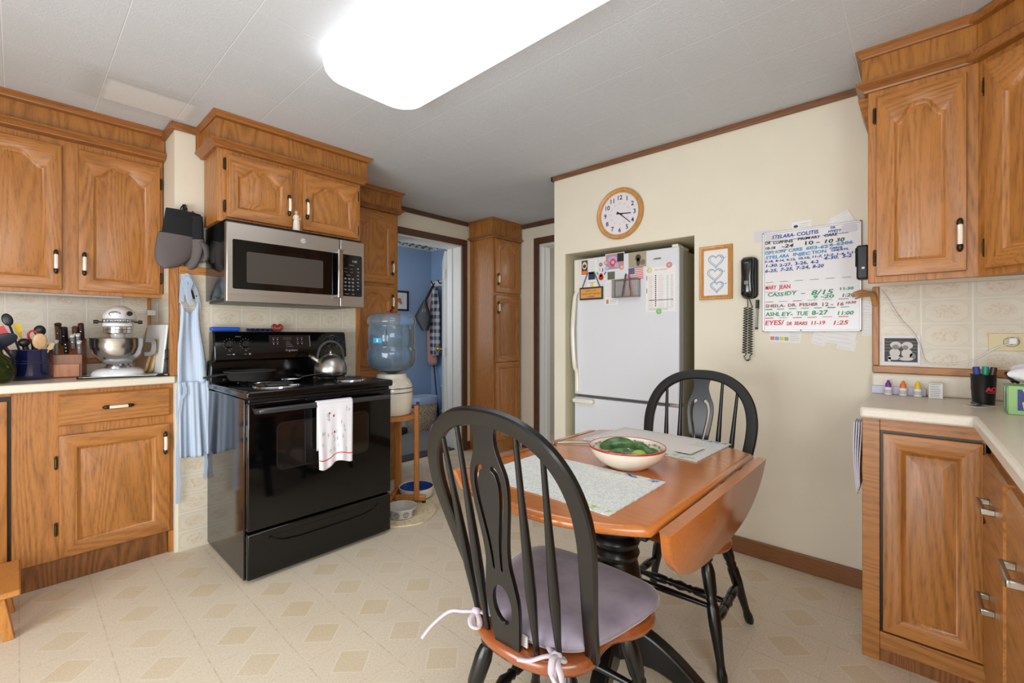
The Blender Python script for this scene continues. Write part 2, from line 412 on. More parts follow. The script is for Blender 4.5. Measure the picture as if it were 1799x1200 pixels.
    def sphere(s, c, rx, ry=None, rz=None, seg=18, mi=0, R=None):
        ry = ry or rx; rz = rz or rx; n = seg // 2; rs = []
        for j in range(n + 1):
            a = -PI / 2 + PI * j / n
            ring = []
            for i in range(seg):
                b = 2 * PI * i / seg
                p = Vector((rx * max(math.cos(a), 1e-3) * math.cos(b), ry * max(math.cos(a), 1e-3) * math.sin(b), rz * math.sin(a)))
                if R is not None: p = R @ p
                ring.append(p + Vector(c))
            rs.append(ring)
        s.rings(rs, mi); return s
    def build(s, name, mats, parent=None, bevel=0.0, ang=35, solid=0.0, sub=0, flat=False, seg=2):
        bm = s.bm
        bmesh.ops.recalc_face_normals(bm, faces=bm.faces)
        me = bpy.data.meshes.new(name)
        off = Vector((0, 0, 0))
        if parent is None and bm.verts:
            xs = [v.co for v in bm.verts]
            off = Vector(((min(p.x for p in xs) + max(p.x for p in xs)) / 2, (min(p.y for p in xs) + max(p.y for p in xs)) / 2, min(p.z for p in xs)))
            if not flat: bmesh.ops.translate(bm, verts=bm.verts, vec=-off)
            else: off = Vector((0, 0, 0))
        bm.to_mesh(me); bm.free()
        if not isinstance(mats, (list, tuple)): mats = [mats]
        for m in mats: me.materials.append(m)
        me.polygons.foreach_set('use_smooth', [True] * len(me.polygons))
        me.set_sharp_from_angle(angle=math.radians(ang))
        o = bpy.data.objects.new(name, me); COL.objects.link(o); o.location = off
        if parent is not None:
            o.parent = parent
            o.matrix_parent_inverse = Matrix.Translation(-parent.location)
        if solid:
            m = o.modifiers.new('solid', 'SOLIDIFY'); m.thickness = solid; m.offset = 0
        if bevel:
            m = o.modifiers.new('bevel', 'BEVEL'); m.width = bevel; m.segments = seg; m.limit_method = 'ANGLE'; m.angle_limit = math.radians(50)
        if sub:
            m = o.modifiers.new('sub', 'SUBSURF'); m.levels = sub; m.render_levels = sub
        return o

def tag(o, label, cat_, group=None):
    o['label'] = label; o['category'] = cat_
    if group: o['group'] = group
    return o
def thing(name, loc, label, cat_, group=None):
    o = bpy.data.objects.new(name, None); COL.objects.link(o); o.location = loc; o.empty_display_size = 0.1
    return tag(o, label, cat_, group)
def one(mb, name, mats, label, cat_, group=None, **k): return tag(mb.build(name, mats, None, **k), label, cat_, group)
def struct(mb, name, mats, **k):
    o = mb.build(name, mats, None, flat=True, **k); o['kind'] = 'structure'; return o
def copy_tree(o, parent=None):
    c = o.copy(); COL.objects.link(c)
    if parent: c.parent = parent; c.matrix_parent_inverse = o.matrix_parent_inverse.copy()
    for ch in list(o.children): copy_tree(ch, c)
    return c
# ---------------------------------------------------------------- cabinet helpers
def panel_loop(W, H, inset, arch, fw, fwt):
    x0, x1, y0 = fw + inset, W - fw - inset, fw + inset
    ys = H - fwt - arch - inset; cx = W / 2; hw = (x1 - x0) / 2
    pts = [(x0, y0), (x1, y0)]
    for k in range(31):
        t = 1 - 2 * k / 30
        x_ = min(1.0, max(0.0, (0.90 - abs(t)) / 0.62)); b = 0.76 * x_ * x_ * (3 - 2 * x_) + (0.24 * (1 - (t / 0.90) ** 2) if abs(t) < 0.90 else 0.0)
        pts.append((cx + t * hw, ys + arch * b))
    return pts

def door_panel(T, u0, v0, W, H, arch=0.0, th=0.02, fw=0.052, panels=None, fwt=None):
    """Raised-panel door or drawer front standing on the frame plane."""
    mb = MB(T @ TR(u0, v0, 0)); fwt = fwt or fw
    L0 = panel_loop(W, H, 0, arch, fw, fwt); n = len(L0)
    def outer(e):
        r = [(e, e), (W - e, e)]
        for k in range(31):
            t = 1 - 2 * k / 30; r.append((W / 2 + t * (W / 2 - e), H - e))
        return r
    loops = [(outer(0), 0.0), (outer(0), th - 0.005), (outer(0.0015), th - 0.0015), (outer(0.006), th)]
    for ins, d in ((0, th), (0.004, th - 0.0025), (0.010, th - 0.010), (0.015, th - 0.0115), (0.044, th - 0.0015)):
        loops.append((panel_loop(W, H, ins, arch, fw, fwt), d))
    V = [[mb.v((p[0], p[1], d)) for p in lp] for lp, d in loops]
    for li, (a, b) in enumerate(zip(V, V[1:])):
        for i in range(n):
            j = (i + 1) % n
            horiz = (i == 0 or 1 < i < n - 1)
            mb.f([a[i], a[j], b[j], b[i]], 1 if (horiz and li <= 4) else 0)
    mb.f(V[-1], 0); mb.f(list(reversed(V[0])), 0)
    return mb

def flat_front(T, u0, v0, W, H, th=0.02):
    mb = MB(T @ TR(u0, v0, 0)); e = 0.007
    rs = [[(0, 0, 0), (W, 0, 0), (W, H, 0), (0, H, 0)], [(0, 0, th - .008), (W, 0, th - .008), (W, H, th - .008), (0, H, th - .008)],
          [(e, e, th), (W - e, e, th), (W - e, H - e, th), (e, H - e, th)]]
    mb.rings(rs); return mb

def pull(T, u, v, parent, vertical=True, L=0.115, base=0.02):
    R = Matrix.Identity(4) if vertical else RZ(-PI / 2)
    mb = MB(T @ TR(u, v, base) @ R)
    for s in (-1, 1):
        mb.sphere((0, s * (L / 2 - 0.014), 0.008), 0.0095, 0.018, 0.011, 12, 0)
        mb.cyl((0, s * (L / 2 - .02), 0), (0, s * (L / 2 - .02), .016), .005, seg=8)
    p = [(0, -0.034, 0.019), (0, -0.018, 0.023), (0, 0.018, 0.023), (0, 0.034, 0.019)]
    mb.sweep(p, [(0.007 * math.cos(a), 0.0075 * math.sin(a)) for a in [2 * PI * i / 8 for i in range(8)]], (0, 0, 1), 1)
    return mb.build('handle', [BRONZE, CERAM], parent)

def hinge(T, u, v, parent):
    mb = MB(T); mb.box(u - .006, u + .006, v - .026, v + .026, 0, 0.006)
    mb.cyl((u, v - .02, .01), (u, v + .02, .01), .004, seg=8)
    for s in (-.028, .028): mb.sphere((u, v + s, .006), .005, seg=8)
    return mb.build('hinge', BRONZE, parent)

def bar_pull(T, u, v, parent, L=0.12):
    mb = MB(T); mb.box(u - L / 2, u - L / 2 + .014, v - .009, v + .009, 0.018, 0.045); mb.box(u + L / 2 - .014, u + L / 2, v - .009, v + .009, 0.018, 0.045)
    mb.box(u - L / 2, u + L / 2, v - .009, v + .009, 0.038, 0.048)
    return mb.build('handle', NICKEL, parent, bevel=0.003)

# ---------------------------------------------------------------- the room
CZ = 2.308
struct(MB().box(-1.5, 5.2, -0.77, 3.72, -0.05, 0), 'floor', FLOOR)
struct(MB().box(-1.6, 5.2, -0.87, 3.86, CZ, CZ + 0.06), 'ceiling', CEIL)
# chimney / stove wall: west kitchen stretch, bump-out, stretch behind the pantry, doorway surround
WS = MB()
WS.box(-1.6, 0.57, 3.56, 3.72, 0, CZ); WS.box(0.57, 1.64, 2.96, 3.61, 0, CZ); WS.box(1.64, 2.23, 3.41, 3.61, 0, CZ)
WS.box(3.01, 3.66, 3.41, 3.61, 0, CZ); WS.box(2.23, 3.01, 3.41, 3.61, 2.065, CZ)
struct(WS, 'wall_stove', CREAM)
struct(MB().box(-1.6, -1.5, -0.77, 0.05, 0, CZ).box(-1.6, -1.5, 1.95, 3.6, 0, CZ).box(-1.6, -1.5, 0.05, 1.95, 0, 0.10).box(-1.6, -1.5, 0.05, 1.95, 2.0, CZ), 'wall_west', CREAM)
struct(MB().box(-1.6, -1.25, -0.87, -0.77, 0, CZ).box(.45, 2.72, -0.87, -0.77, 0, CZ).box(-1.25, .45, -0.87, -0.77, 0, 1.02).box(-1.25, .45, -0.87, -0.77, 1.98, CZ), 'wall_south', CREAM)
# fridge wall block with its recess
WF = MB()
WF.box(2.617, 3.54, 1.862, 1.957, 0, CZ); WF.box(2.617, 3.54, 0.956, 1.862, 1.742, CZ); WF.box(2.617, 2.72, -0.77, 0.956, 0, CZ)
WF.box(2.72, 3.54, 0.86, 0.956, 0, 1.742)
struct(WF, 'wall_fridge', CREAM)
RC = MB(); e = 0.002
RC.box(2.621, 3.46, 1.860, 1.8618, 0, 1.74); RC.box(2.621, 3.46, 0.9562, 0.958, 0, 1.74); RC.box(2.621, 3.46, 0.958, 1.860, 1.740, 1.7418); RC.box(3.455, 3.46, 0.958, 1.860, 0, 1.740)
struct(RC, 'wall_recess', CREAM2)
struct(MB().box(3.54, 3.66, 2.83, 3.41, 0, CZ).box(3.54, 3.66, 1.957, 2.05, 0, CZ).box(3.54, 3.66, 2.05, 2.83, 2.08, CZ), 'wall_east', CREAM)
# tiled surfaces
struct(MB().box(-1.5, 0.5695, 3.552, 3.56, 1.03, 1.40), 'wall_tiles_left', TILEX)
TB = MB(); TB.box(0.585, 1.61, 2.952, 2.96, 0, 1.50); TB.box(0.562, 0.57, 2.985, 3.552, 0.95, 1.40)
struct(TB, 'wall_tiles_stove', TILEX)
struct(MB().box(2.609, 2.617, -0.77, 0.132, 1.03, 1.385), 'wall_tiles_right', TILEY)
struct(MB().box(0.95, 2.609, -0.77, -0.762, 1.03, 1.385), 'wall_tiles_south', TILEX)
# trims
struct(MB().box(0.548, 0.585, 2.940, 2.986, 0.95, 1.54), 'trim_1', OZ, bevel=.003)
struct(MB().box(0.585, 1.64, 2.940, 2.96, 1.50, 1.54), 'trim_2', OX, bevel=.003)
struct(MB().box(1.61, 1.64, 2.940, 2.96, 0, 1.50), 'trim_3', OZ, bevel=.003)
struct(MB().box(-1.5, 0.560, 3.536, 3.552, 1.005, 1.035), 'trim_4', OX, bevel=.003)
struct(MB().box(2.596, 2.617, 0.132, 0.156, 1.032, 1.385), 'trim_5', OZ, bevel=.003)
struct(MB().box(2.596, 2.609, -0.762, 0.156, 1.000, 1.031), 'trim_6', OY, bevel=.003)
struct(MB().box(0.545, 0.562, 3.535, 3.552, 1.035, 1.40), 'trim_18', OZ, bevel=.003)
def crown(mb, x0, x1, y0, y1): return mb
struct(MB().box(2.597, 2.617, 0.19, 1.975, 2.277, CZ).box(2.597, 2.63, 1.957, 1.975, 2.277, CZ), 'trim_7', WALH, bevel=.004)
struct(MB().box(0.548, 0.70, 2.937, 2.96, 2.268, CZ).box(0.548, 0.57, 2.96, 3.18, 2.268, CZ), 'trim_8', OSX, bevel=.005)
struct(MB().box(2.09, 3.085, 3.390, 3.41, 2.268, CZ), 'trim_9', WAL, bevel=.004)
struct(MB().box(3.520, 3.54, 1.957, 3.05, 2.262, CZ), 'trim_10', WAL, bevel=.004)
struct(MB().box(3.008, 3.070, 3.390, 3.41, 0, 2.065).box(2.16, 3.070, 3.390, 3.41, 2.065, 2.125).box(2.16, 2.225, 3.390, 3.41, 0, 2.065), 'trim_11', WAL, bevel=.004)
struct(MB().box(2.995, 3.01, 3.41, 3.62, 0, 2.065).box(2.23, 2.245, 3.41, 3.62, 0, 2.065).box(2.245, 2.995, 3.41, 3.62, 2.050, 2.065).box(2.983, 2.995, 3.53, 3.55, 0, 2.05), 'trim_12', WHITE, bevel=.002)
struct(MB().box(3.520, 3.54, 2.832, 2.895, 0, 2.08).box(3.520, 3.54, 1.99, 2.895, 2.08, 2.145).box(3.520, 3.54, 1.99, 2.05, 0, 2.08), 'trim_13', WAL, bevel=.004)
struct(MB().box(3.54, 3.68, 2.808, 2.832, 0, 2.08).box(3.54, 3.68, 2.05, 2.07, 0, 2.08).box(3.54, 3.68, 2.07, 2.808, 2.056, 2.08).box(3.60, 3.615, 2.79, 2.808, 0, 2.056), 'trim_14', WHITE, bevel=.002)
struct(MB().box(2.601, 2.617, 0.158, 0.956, 0, 0.085), 'baseboard_fridge', BASEW, bevel=.003)
struct(MB().box(3.070, 3.114, 3.396, 3.41, 0, 0.085), 'baseboard_stove', WAL, bevel=.003)
struct(MB().box(3.526, 3.54, 2.895, 3.06, 0, 0.085), 'baseboard_east', WAL, bevel=.003)
struct(MB().box(2.23, 3.01, 3.50, 3.66, 0, 0.014), 'trim_15', M('threshold_dark', (62, 54, 50), 0.5), bevel=.003)
# the blue back room
struct(MB().box(2.0, 3.80, 3.61, 4.9, -0.05, 0.004), 'floor_back_room', CARPET)
struct(MB().box(1.9, 3.80, 4.8, 4.9, 0, 2.45), 'wall_blue_back', BLUEW)
struct(MB().box(3.70, 3.80, 3.61, 4.8, 0, 2.45).box(3.01, 3.70, 3.61, 3.615, 0, 2.45), 'wall_blue_right', BLUEW)
struct(MB().box(1.9, 2.0, 3.61, 4.8, 0, 2.45).box(2.0, 2.23, 3.61, 3.615, 0, 2.45), 'wall_blue_left', BLUEW)
struct(MB().box(1.9, 3.80, 3.61, 4.9, 2.45, 2.5), 'ceiling_back_room', M('back_room_ceiling', (206, 208, 212), 0.8))
bt = NT('leaf_border_paper'); _s = bt.sep(bt.coord()); _a = bt.math('ADD', _s[0], _s[1])
_w = bt.math('MULTIPLY', bt.math('SINE', bt.math('MULTIPLY', _a, 60.0)), 0.014)
_l = bt.ramp(bt.math('ABSOLUTE', bt.math('SUBTRACT', bt.math('SUBTRACT', _s[2], 2.315), _w)), 0.016, 0.010)
_l = bt.math('MULTIPLY', _l, bt.ramp(bt.noise(bt.coord(), 34.0), 0.42, 0.5))
BORD = bt.set(Base_Color=bt.mix(_l, srgb(206, 208, 200), srgb(60, 92, 70)), Roughness=0.8)
struct(MB().box(2.0, 3.70, 4.794, 4.8, 2.275, 2.355).box(3.694, 3.70, 3.62, 4.794, 2.275, 2.355), 'trim_16', BORD)
struct(MB().box(2.0, 3.70, 4.785, 4.8, 0, 0.09), 'baseboard_back_room', WHITE)
# the hall behind the second doorway
struct(MB().box(3.66, 5.2, 3.3, 3.4, 0, 2.3).box(5.0, 5.1, 1.5, 3.4, 0, 2.3), 'wall_hall', GREYW)
struct(MB().box(4.975, 5.0, 2.0, 3.02, 0.02, 2.05), 'door_2', WHITE, bevel=.004)
struct(MB().box(4.96, 5.0, 3.02, 3.10, 0, 2.13).box(4.96, 5.0, 1.95, 3.02, 2.05, 2.13), 'trim_17', WAL, bevel=.004)
struct(MB().sphere((4.95, 2.93, 0.98), .03).cyl((4.95, 2.93, .98), (4.98, 2.93, .98), .012), 'door_2_knob', BRONZE)
# windows behind the camera
def window(name, T, W, H):
    mb = MB(T); f = .05
    for a in ((0, W, 0, f), (0, W, H - f, H), (0, f, f, H - f), (W - f, W, f, H - f), (f, W - f, H / 2 - .02, H / 2 + .02)): mb.box(a[0], a[1], a[2], a[3], -.09, -.05)
    return struct(mb, name, WHITE, bevel=.003)
window('window_1', Matrix(((0, 0, 1, -1.5), (1, 0, 0, 0.05), (0, 1, 0, 0.10), (0, 0, 0, 1))), 1.9, 1.9)
window('window_2', FYP(.45, -0.77, 1.02), 1.7, .96)

# open white door in the doorway
T = TR(2.998, 3.640, 0) @ RZ(math.radians(53))
dr = struct(MB(T).box(0.0, 0.74, -0.018, 0.018, 0.015, 2.04), 'door_1', WHITE, bevel=.003)
def door_child(mb, name, mt, **k):
    o = mb.build(name, mt, dr, **k); o['kind'] = 'structure'; return o
for v0, v1 in ((0.15, 0.85), (1.0, 1.90)):
    for u0, u1 in ((.09, .35), (.41, .67)):
        door_child(MB(T @ Matrix(((1, 0, 0, 0), (0, 0, -1, 0), (0, 1, 0, 0), (0, 0, 0, 1)))).rings([[(u0, v0, .0185), (u1, v0, .0185), (u1, v1, .0185), (u0, v1, .0185)], [(u0 + .03, v0 + .03, .026), (u1 - .03, v0 + .03, .026), (u1 - .03, v1 - .03, .026), (u0 + .03, v1 - .03, .026)]]), 'door_panel', WHITE)
for s in (1, -1): door_child(MB(T).cyl((.68, 0, 1.0), (.68, s * .05, 1.0), .012).sphere((.68, s * .065, 1.0), .027), 'door_knob', BRASS)
for z in (0.25, 1.0, 1.80): door_child(MB(T).box(-.012, .03, .017, .021, z - .045, z + .045).cyl((-.008, .02, z - .045), (-.008, .02, z + .045), .007, seg=8), 'hinge', WHITEP)

# ---------------------------------------------------------------- left kitchen run
def crown_run(path_boxes, name, parent, mt, sides='', out=.026): 
    x0 = min(b[0] for b in path_boxes); x1 = max(b[1] for b in path_boxes); y0 = min(b[2] for b in path_boxes); y1 = max(b[3] for b in path_boxes)
    z0, z1 = path_boxes[0][4:6]; H = z1 - z0; d = out; mb = MB(); rs = []
    l, r = (1 if 'l' in sides else 0), (1 if 'r' in sides else 0)
    for k, q in ((1, 0), (.92, .18), (.55, .42), (.20, .66), (.05, .72), (0, .74), (0, 1)):
        rs.append([(x0 + d * k * l, y0 + d * k, z0 + H * q), (x1 - d * k * r, y0 + d * k, z0 + H * q), (x1 - d * k * r, y1, z0 + H * q), (x0 + d * k * l, y1, z0 + H * q)])
    mb.rings(rs); return mb.build(name, mt, parent, ang=25)
def crown_x(x0, x1, y0, y1, z0, z1, out, name, parent, mt):
    H = z1 - z0; mb = MB(); rs = []
    for k, q in ((1, 0), (.92, .18), (.55, .42), (.20, .66), (.05, .72), (0, .74), (0, 1)):
        a = x0 + out * k; b = y1 - out * k; z = z0 + H * q
        rs.append([(a, y0, z), (x1, y0, z), (x1, b, z), (a, b, z)])
    mb.rings(rs); return mb.build(name, mt, parent, ang=25)
c = thing('wall_cabinet', (-0.2, 3.4, 1.38), 'long oak wall cabinet with arched doors above the mixer and knife block', 'cabinet')
MB().box(-1.49, 0.548, 3.24, 3.55, 1.405, 2.17).build('carcass', OZ, c)
MB().box(-1.49, 0.566, 3.22, 3.24, 1.378, 2.17).build('face_frame', OZ, c, bevel=.002)
MB().box(-1.49, 0.566, 3.175, 3.20, 2.185, 2.290).box(-1.49, .566, 3.20, 3.55, 2.17, 2.185).build('soffit_panel', OS, c)
crown_run([(-1.49, 0.568, 3.135, 3.22, 2.156, 2.186)], 'lower_moulding', c, OSX)
crown_run([(-1.49, 0.548, 3.118, 3.20, 2.280, 2.307)], 'crown_moulding', c, OSX, '', .02)
T = FY(0, 3.22, 0)
for (u0, u1, hs) in ((-0.90, -0.566, 1), (-0.538, -0.20, -1), (-0.186, 0.155, 1), (0.214, 0.550, -1)):
    d = door_panel(T, u0, 1.398, u1 - u0, 0.725, arch=0.062, fw=.055, fwt=.058).build('door', [OZ, OX], c)
    pull(T, (u1 - .022) if hs > 0 else (u0 + .022), 1.535, d)
    hu = u0 - .004 if hs > 0 else u1 + .006
    for hv in (1.49, 2.03): hinge(T, hu, hv, d)
one(MB().box(-0.9, 0.40, 3.29, 3.40, 1.372, 1.403), 'under_cabinet_light', M('light_strip_plastic', (206, 208, 212), 0.4), 'long pale plastic light strip under the left wall cabinet', 'light', bevel=.006)

c = thing('base_cabinet', (-0.2, 3.3, 0), 'long oak base cabinet under the left counter with one drawer over a door', 'cabinet')
MB().box(-1.49, 0.565, 3.01, 3.55, 0.0, 0.910).build('carcass', OZ, c)
MB().box(-0.015, 0.575, 2.99, 3.01, 0.115, 0.911).box(-1.49, -0.49, 2.99, 3.01, 0.115, 0.911).box(-.49, -.015, 2.99, 3.01, .895, .911).box(-.49, -.015, 2.99, 3.01, .115, .13).build('face_frame', OZ, c, bevel=.002)
MB().box(-1.49, 0.545, 2.997, 3.01, 0.0, 0.115).build('toe_kick', KICK, c)
MB().box(0.548, 0.578, 2.985, 3.01, 0.0, 0.115).build('corner_post', OZ, c)
T = FY(0, 2.99, 0)
d = flat_front(T, 0.131, 0.740, 0.423, 0.146).build('drawer', OX, c); pull(T, 0.343, 0.813, d, False)
d = door_panel(T, 0.133, 0.122, 0.419, 0.574, fw=.06).build('door', [OZ, OX], c); pull(T, 0.531, 0.596, d)
for hv in (0.26, 0.57): hinge(T, 0.124, hv, d)
MB().box(-.488, -.018, 3.0, 3.009, .132, .893).build('recess', BLKPL, c)  # black sheet standing in for shade in the gap round the inset door
d = door_panel(T @ TR(0, 0, -0.008), -0.475, 0.14, 0.448, 0.735, fw=.06).build('door', [OZ, OX], c)
for u0, u1 in ((-1.0, -0.53), (-1.48, -1.02)):
    d = door_panel(T, u0, 0.122, u1 - u0, 0.574, fw=.06).build('door', [OZ, OX], c)
one(MB().box(-1.49, 0.569, 2.928, 3.535, 0.912, 0.950).box(-1.49, 0.562, 3.535, 3.552, 0.912, 1.004), 'countertop', LAM, 'cream laminate worktop running along the left under the mixer', 'worktop', bevel=.006)

# ---------------------------------------------------------------- cabinet over the microwave
c = thing('microwave_cabinet', (1.1, 2.8, 1.76), 'short oak cabinet with two arched doors right above the microwave', 'cabinet')
MB().box(0.700, 1.488, 2.70, 2.938, 1.765, 2.14).build('carcass', OZ, c)
MB().box(0.695, 1.493, 2.68, 2.70, 1.760, 2.165).build('face_frame', OZ, c, bevel=.002)
MB().box(0.683, 1.530, 2.655, 2.938, 2.166, 2.280).box(0.660, 1.53, 2.938, 2.939, 2.166, 2.28).build('soffit_panel', OS, c)
crown_run([(0.655, 1.532, 2.625, 2.70, 2.136, 2.168), (0.655, 0.700, 2.70, 2.938, 2.128, 2.168), (1.488, 1.532, 2.70, 2.938, 2.128, 2.168)], 'lower_moulding', c, OSX, 'lr')
crown_run([(0.662, 1.548, 2.615, 2.66, 2.282, 2.307), (0.662, 0.69, 2.66, 2.936, 2.272, 2.307), (1.525, 1.548, 2.66, 2.936, 2.272, 2.307)], 'crown_moulding', c, OSX, 'lr', .016)
T = FY(0, 2.68, 0)
for u0, u1, hs in ((0.733, 1.062, 1), (1.124, 1.470, -1)):
    d = door_panel(T, u0, 1.784, u1 - u0, 0.328, arch=0.055, fw=.05, fwt=.045).build('door', [OZ, OX], c)
    pull(T, (u1 - .02) if hs > 0 else (u0 + .02), 1.905, d)
    for hv in (1.84, 2.06): hinge(T, u0 - .006 if hs > 0 else u1 + .006, hv, d)

# ---------------------------------------------------------------- tall pantry behind the stove
c = thing('tall_pantry', (1.86, 3.4, 0), 'tall oak pantry cabinet behind the water cooler beside the microwave', 'cabinet')
MB().box(1.66, 2.078, 3.16, 3.408, 0.0, 2.17).build('carcass', OZ, c)
MB().box(1.645, 2.083, 3.14, 3.16, 0.0, 2.17).build('face_frame', OZ, c, bevel=.002)
MB().box(1.645, 2.090, 3.10, 3.388, 2.172, 2.285).build('soffit_panel', OS, c)
crown_run([(1.645, 2.118, 3.085, 3.14, 2.140, 2.173), (2.083, 2.118, 3.14, 3.388, 2.140, 2.173)], 'lower_moulding', c, OSX, 'r')
crown_run([(1.645, 2.108, 3.072, 3.12, 2.28, 2.307), (2.085, 2.108, 3.12, 3.388, 2.28, 2.307)], 'crown_moulding', c, OSX, 'r', .016)
T = FY(0, 3.14, 0)
for v0, v1, ar, hv in ((1.575, 2.125, .06, 1.70), (0.925, 1.548, .06, 1.43), (0.12, 0.895, 0, 0.78)):
    d = door_panel(T, 1.690, v0, 0.352, v1 - v0, arch=ar, fw=.055, fwt=.05).build('door', [OZ, OX], c)
    pull(T, 2.018, hv, d)
    for q in (v0 + .08, v1 - .08): hinge(T, 1.684, q, d)

# ---------------------------------------------------------------- tall pantry in the far corner
c = thing('corner_pantry', (3.28, 3.4, 0), 'tall narrow oak pantry in the far corner between the two doorways', 'cabinet')
MB().box(3.118, 3.512, 3.09, 3.408, 0.0, 2.14).build('carcass', OZ, c)
MB().box(3.115, 3.515, 3.075, 3.09, 0.0, 2.14).build('face_frame', OZ, c, bevel=.002)
MB().box(3.090, 3.518, 3.055, 3.388, 2.142, 2.285).build('soffit_panel', OS, c)
crown_run([(3.066, 3.519, 3.030, 3.388, 2.118, 2.143)], 'lower_moulding', c, OSX, 'l')
crown_run([(3.076, 3.518, 3.040, 3.388, 2.282, 2.307)], 'crown_moulding', c, OSX, 'l', .014)
T = FY(0.012, 3.075, 0)
d = door_panel(T, 3.132, 1.588, 0.355, 0.525, arch=0.05, fw=.05).build('door', [OZ, OX], c); pull(T, 3.158, 1.713, d)
d = door_panel(T, 3.132, 0.90, 0.355, 0.656, arch=0.05, fw=.05).build('door', [OZ, OX], c); pull(T, 3.158, 1.436, d)
d = door_panel(T, 3.132, 0.13, 0.355, 0.765, fw=.05).build('door', [OZ, OX], c)

# ---------------------------------------------------------------- right-hand wall cabinets
c = thing('wall_cabinet', (2.45, 0.0, 1.38), 'oak wall cabinet with one arched door next to the whiteboard', 'cabinet')
MB().box(2.32, 2.615, -0.15, 0.146, 1.405, 2.17).build('carcass', OZ, c)
MB().box(2.30, 2.32, -0.160, 0.152, 1.376, 2.17).build('face_frame', OZ, c, bevel=.002)
MB().box(2.30, 2.594, -0.153, 0.172, 2.172, 2.285).build('soffit_panel', OS, c)
crown_x(2.262, 2.594, -0.150, 0.190, 2.138, 2.174, .026, 'lower_moulding', c, OSY)
crown_x(2.270, 2.594, -0.148, 0.190, 2.276, 2.307, .018, 'crown_moulding', c, OSY)
MB().rings([[(2.34, .188, 2.14), (2.59, .188, 2.14), (2.59, .153, 2.14), (2.34, .153, 2.14)], [(2.40, .170, 2.07), (2.57, .170, 2.07), (2.57, .153, 2.07), (2.40, .153, 2.07)]]).build('moulding_end', OY, c)
T = FX(2.30, 0.125, 0)
d = door_panel(T, 0, 1.400, 0.252, 0.712, arch=0.060, fw=.052, fwt=.055).build('door', [OZ, OY], c)
pull(T, 0.234, 1.528, d)
for hv in (1.475, 2.04): hinge(T, -.006, hv, d)

A2 = math.radians(45)
Td = TR(2.30, -0.156, 0) @ Matrix(((-math.sin(A2), 0, -math.cos(A2), 0), (-math.cos(A2), 0, math.sin(A2), 0), (0, 1, 0, 0), (0, 0, 0, 1)))
c = thing('corner_wall_cabinet', (2.4, -0.5, 1.38), 'diagonal oak corner wall cabinet above the tissue box', 'cabinet')
LD = 0.43
pl = [(2.308, -0.170), (2.595, -0.170), (2.595, -0.755), (2.01, -0.755), (2.01, -0.468)]
MB().prism(pl, 1.40, 2.17).build('carcass', OZ, c)
MB(Td).box(-0.002, LD, 1.376, 2.17, -.022, 0).build('face_frame', OZ, c, bevel=.002)
MB(Td).box(-0.004, LD, 2.172, 2.285, -.03, 0.0).build('soffit_panel', OS, c)
MB(Td).box(-0.006, LD, 2.138, 2.174, -.01, 0.038).build('lower_moulding', OSX, c, bevel=.006)
MB(Td).box(-0.004, LD, 2.276, 2.307, -.01, 0.032).build('crown_moulding', OSX, c, bevel=.006)
d = door_panel(Td, 0.035, 1.400, 0.36, 0.712, arch=0.060, fw=.055, fwt=.058).build('door', [OZ, OX], c)
pull(Td, 0.37, 1.528, d)
for hv in (1.475, 2.04): hinge(Td, .026, hv, d)

# ---------------------------------------------------------------- right-hand base cabinets and worktop
c = thing('base_cabinet', (2.35, 0.0, 0), 'oak base cabinet with one raised-panel door under the right worktop', 'cabinet')
MB().box(2.10, 2.600, -0.16, 0.148, 0.0, 0.868).build('carcass', OZ, c)
MB().box(2.08, 2.10, 0.104, 0.154, 0.0, 0.869).box(2.08, 2.10, -0.165, 0.104, 0.828, 0.869).box(2.08, 2.10, -0.165, 0.104, 0.045, 0.106).build('face_frame', [OY], c, bevel=.002)
MB().box(2.085, 2.10, -0.165, 0.104, 0.0, 0.045).build('toe_kick', KICK, c)
MB().box(2.094, 2.0998, -0.15, 0.104, 0.106, 0.828).build('recess', BLKPL, c)  # black sheet behind the door that darkens the gaps round it
T = FX(2.098, 0.096, 0)
d = door_panel(T, 0, 0.112, 0.250, 0.706, fw=.048, fwt=.055).build('door', [OZ, OY], c)

RR = TR(2.06, -0.15, 0) @ RZ(math.radians(0.9)) @ TR(-2.06, 0.15, 0)
T = RR @ FYP(2.06, -0.168, 0)        # u grows toward -x
c = thing('drawer_cabinet', (1.5, -0.45, 0), 'oak drawer cabinet with metal pulls turning the corner on the far right', 'cabinet')
MB(RR).box(0.95, 2.06, -0.745, -0.188, 0.0, 0.867).build('carcass', OZ, c)
MB(RR).box(0.95, 2.06, -0.188, -0.168, 0.10, 0.868).build('face_frame', OX, c, bevel=.002)
MB(RR).box(0.95, 2.06, -0.20, -0.186, 0.0, 0.10).build('toe_kick', KICK, c)
for u0, u1, v0, v1, hz in ((.03, .42, .60, .80, .685), (.03, .42, .12, .585, .41), (.46, .98, .60, .80, .66), (.46, .98, .12, .585, None)):
    d = flat_front(T, u0, v0, u1 - u0, v1 - v0).build('drawer' if hz else 'door', OX, c)
    if hz: bar_pull(T, (u0 + u1) / 2 + (0.0 if u0 < .1 else -.08), hz, d)
pl = [(2.045, 0.160), (2.600, 0.160), (2.600, -0.752), (0.95, -0.752), (0.95, -0.148), (2.045, -0.128)]
mb = MB().prism(pl, 0.870, 0.910)
mb.box(2.575, 2.608, -0.752, 0.160, 0.910, 0.999).box(0.95, 2.575, -0.762, -0.742, .91, .999)
one(mb, 'countertop', LAM, 'cream laminate L-shaped worktop on the right under the marker cup', 'worktop', bevel=.010, seg=3)
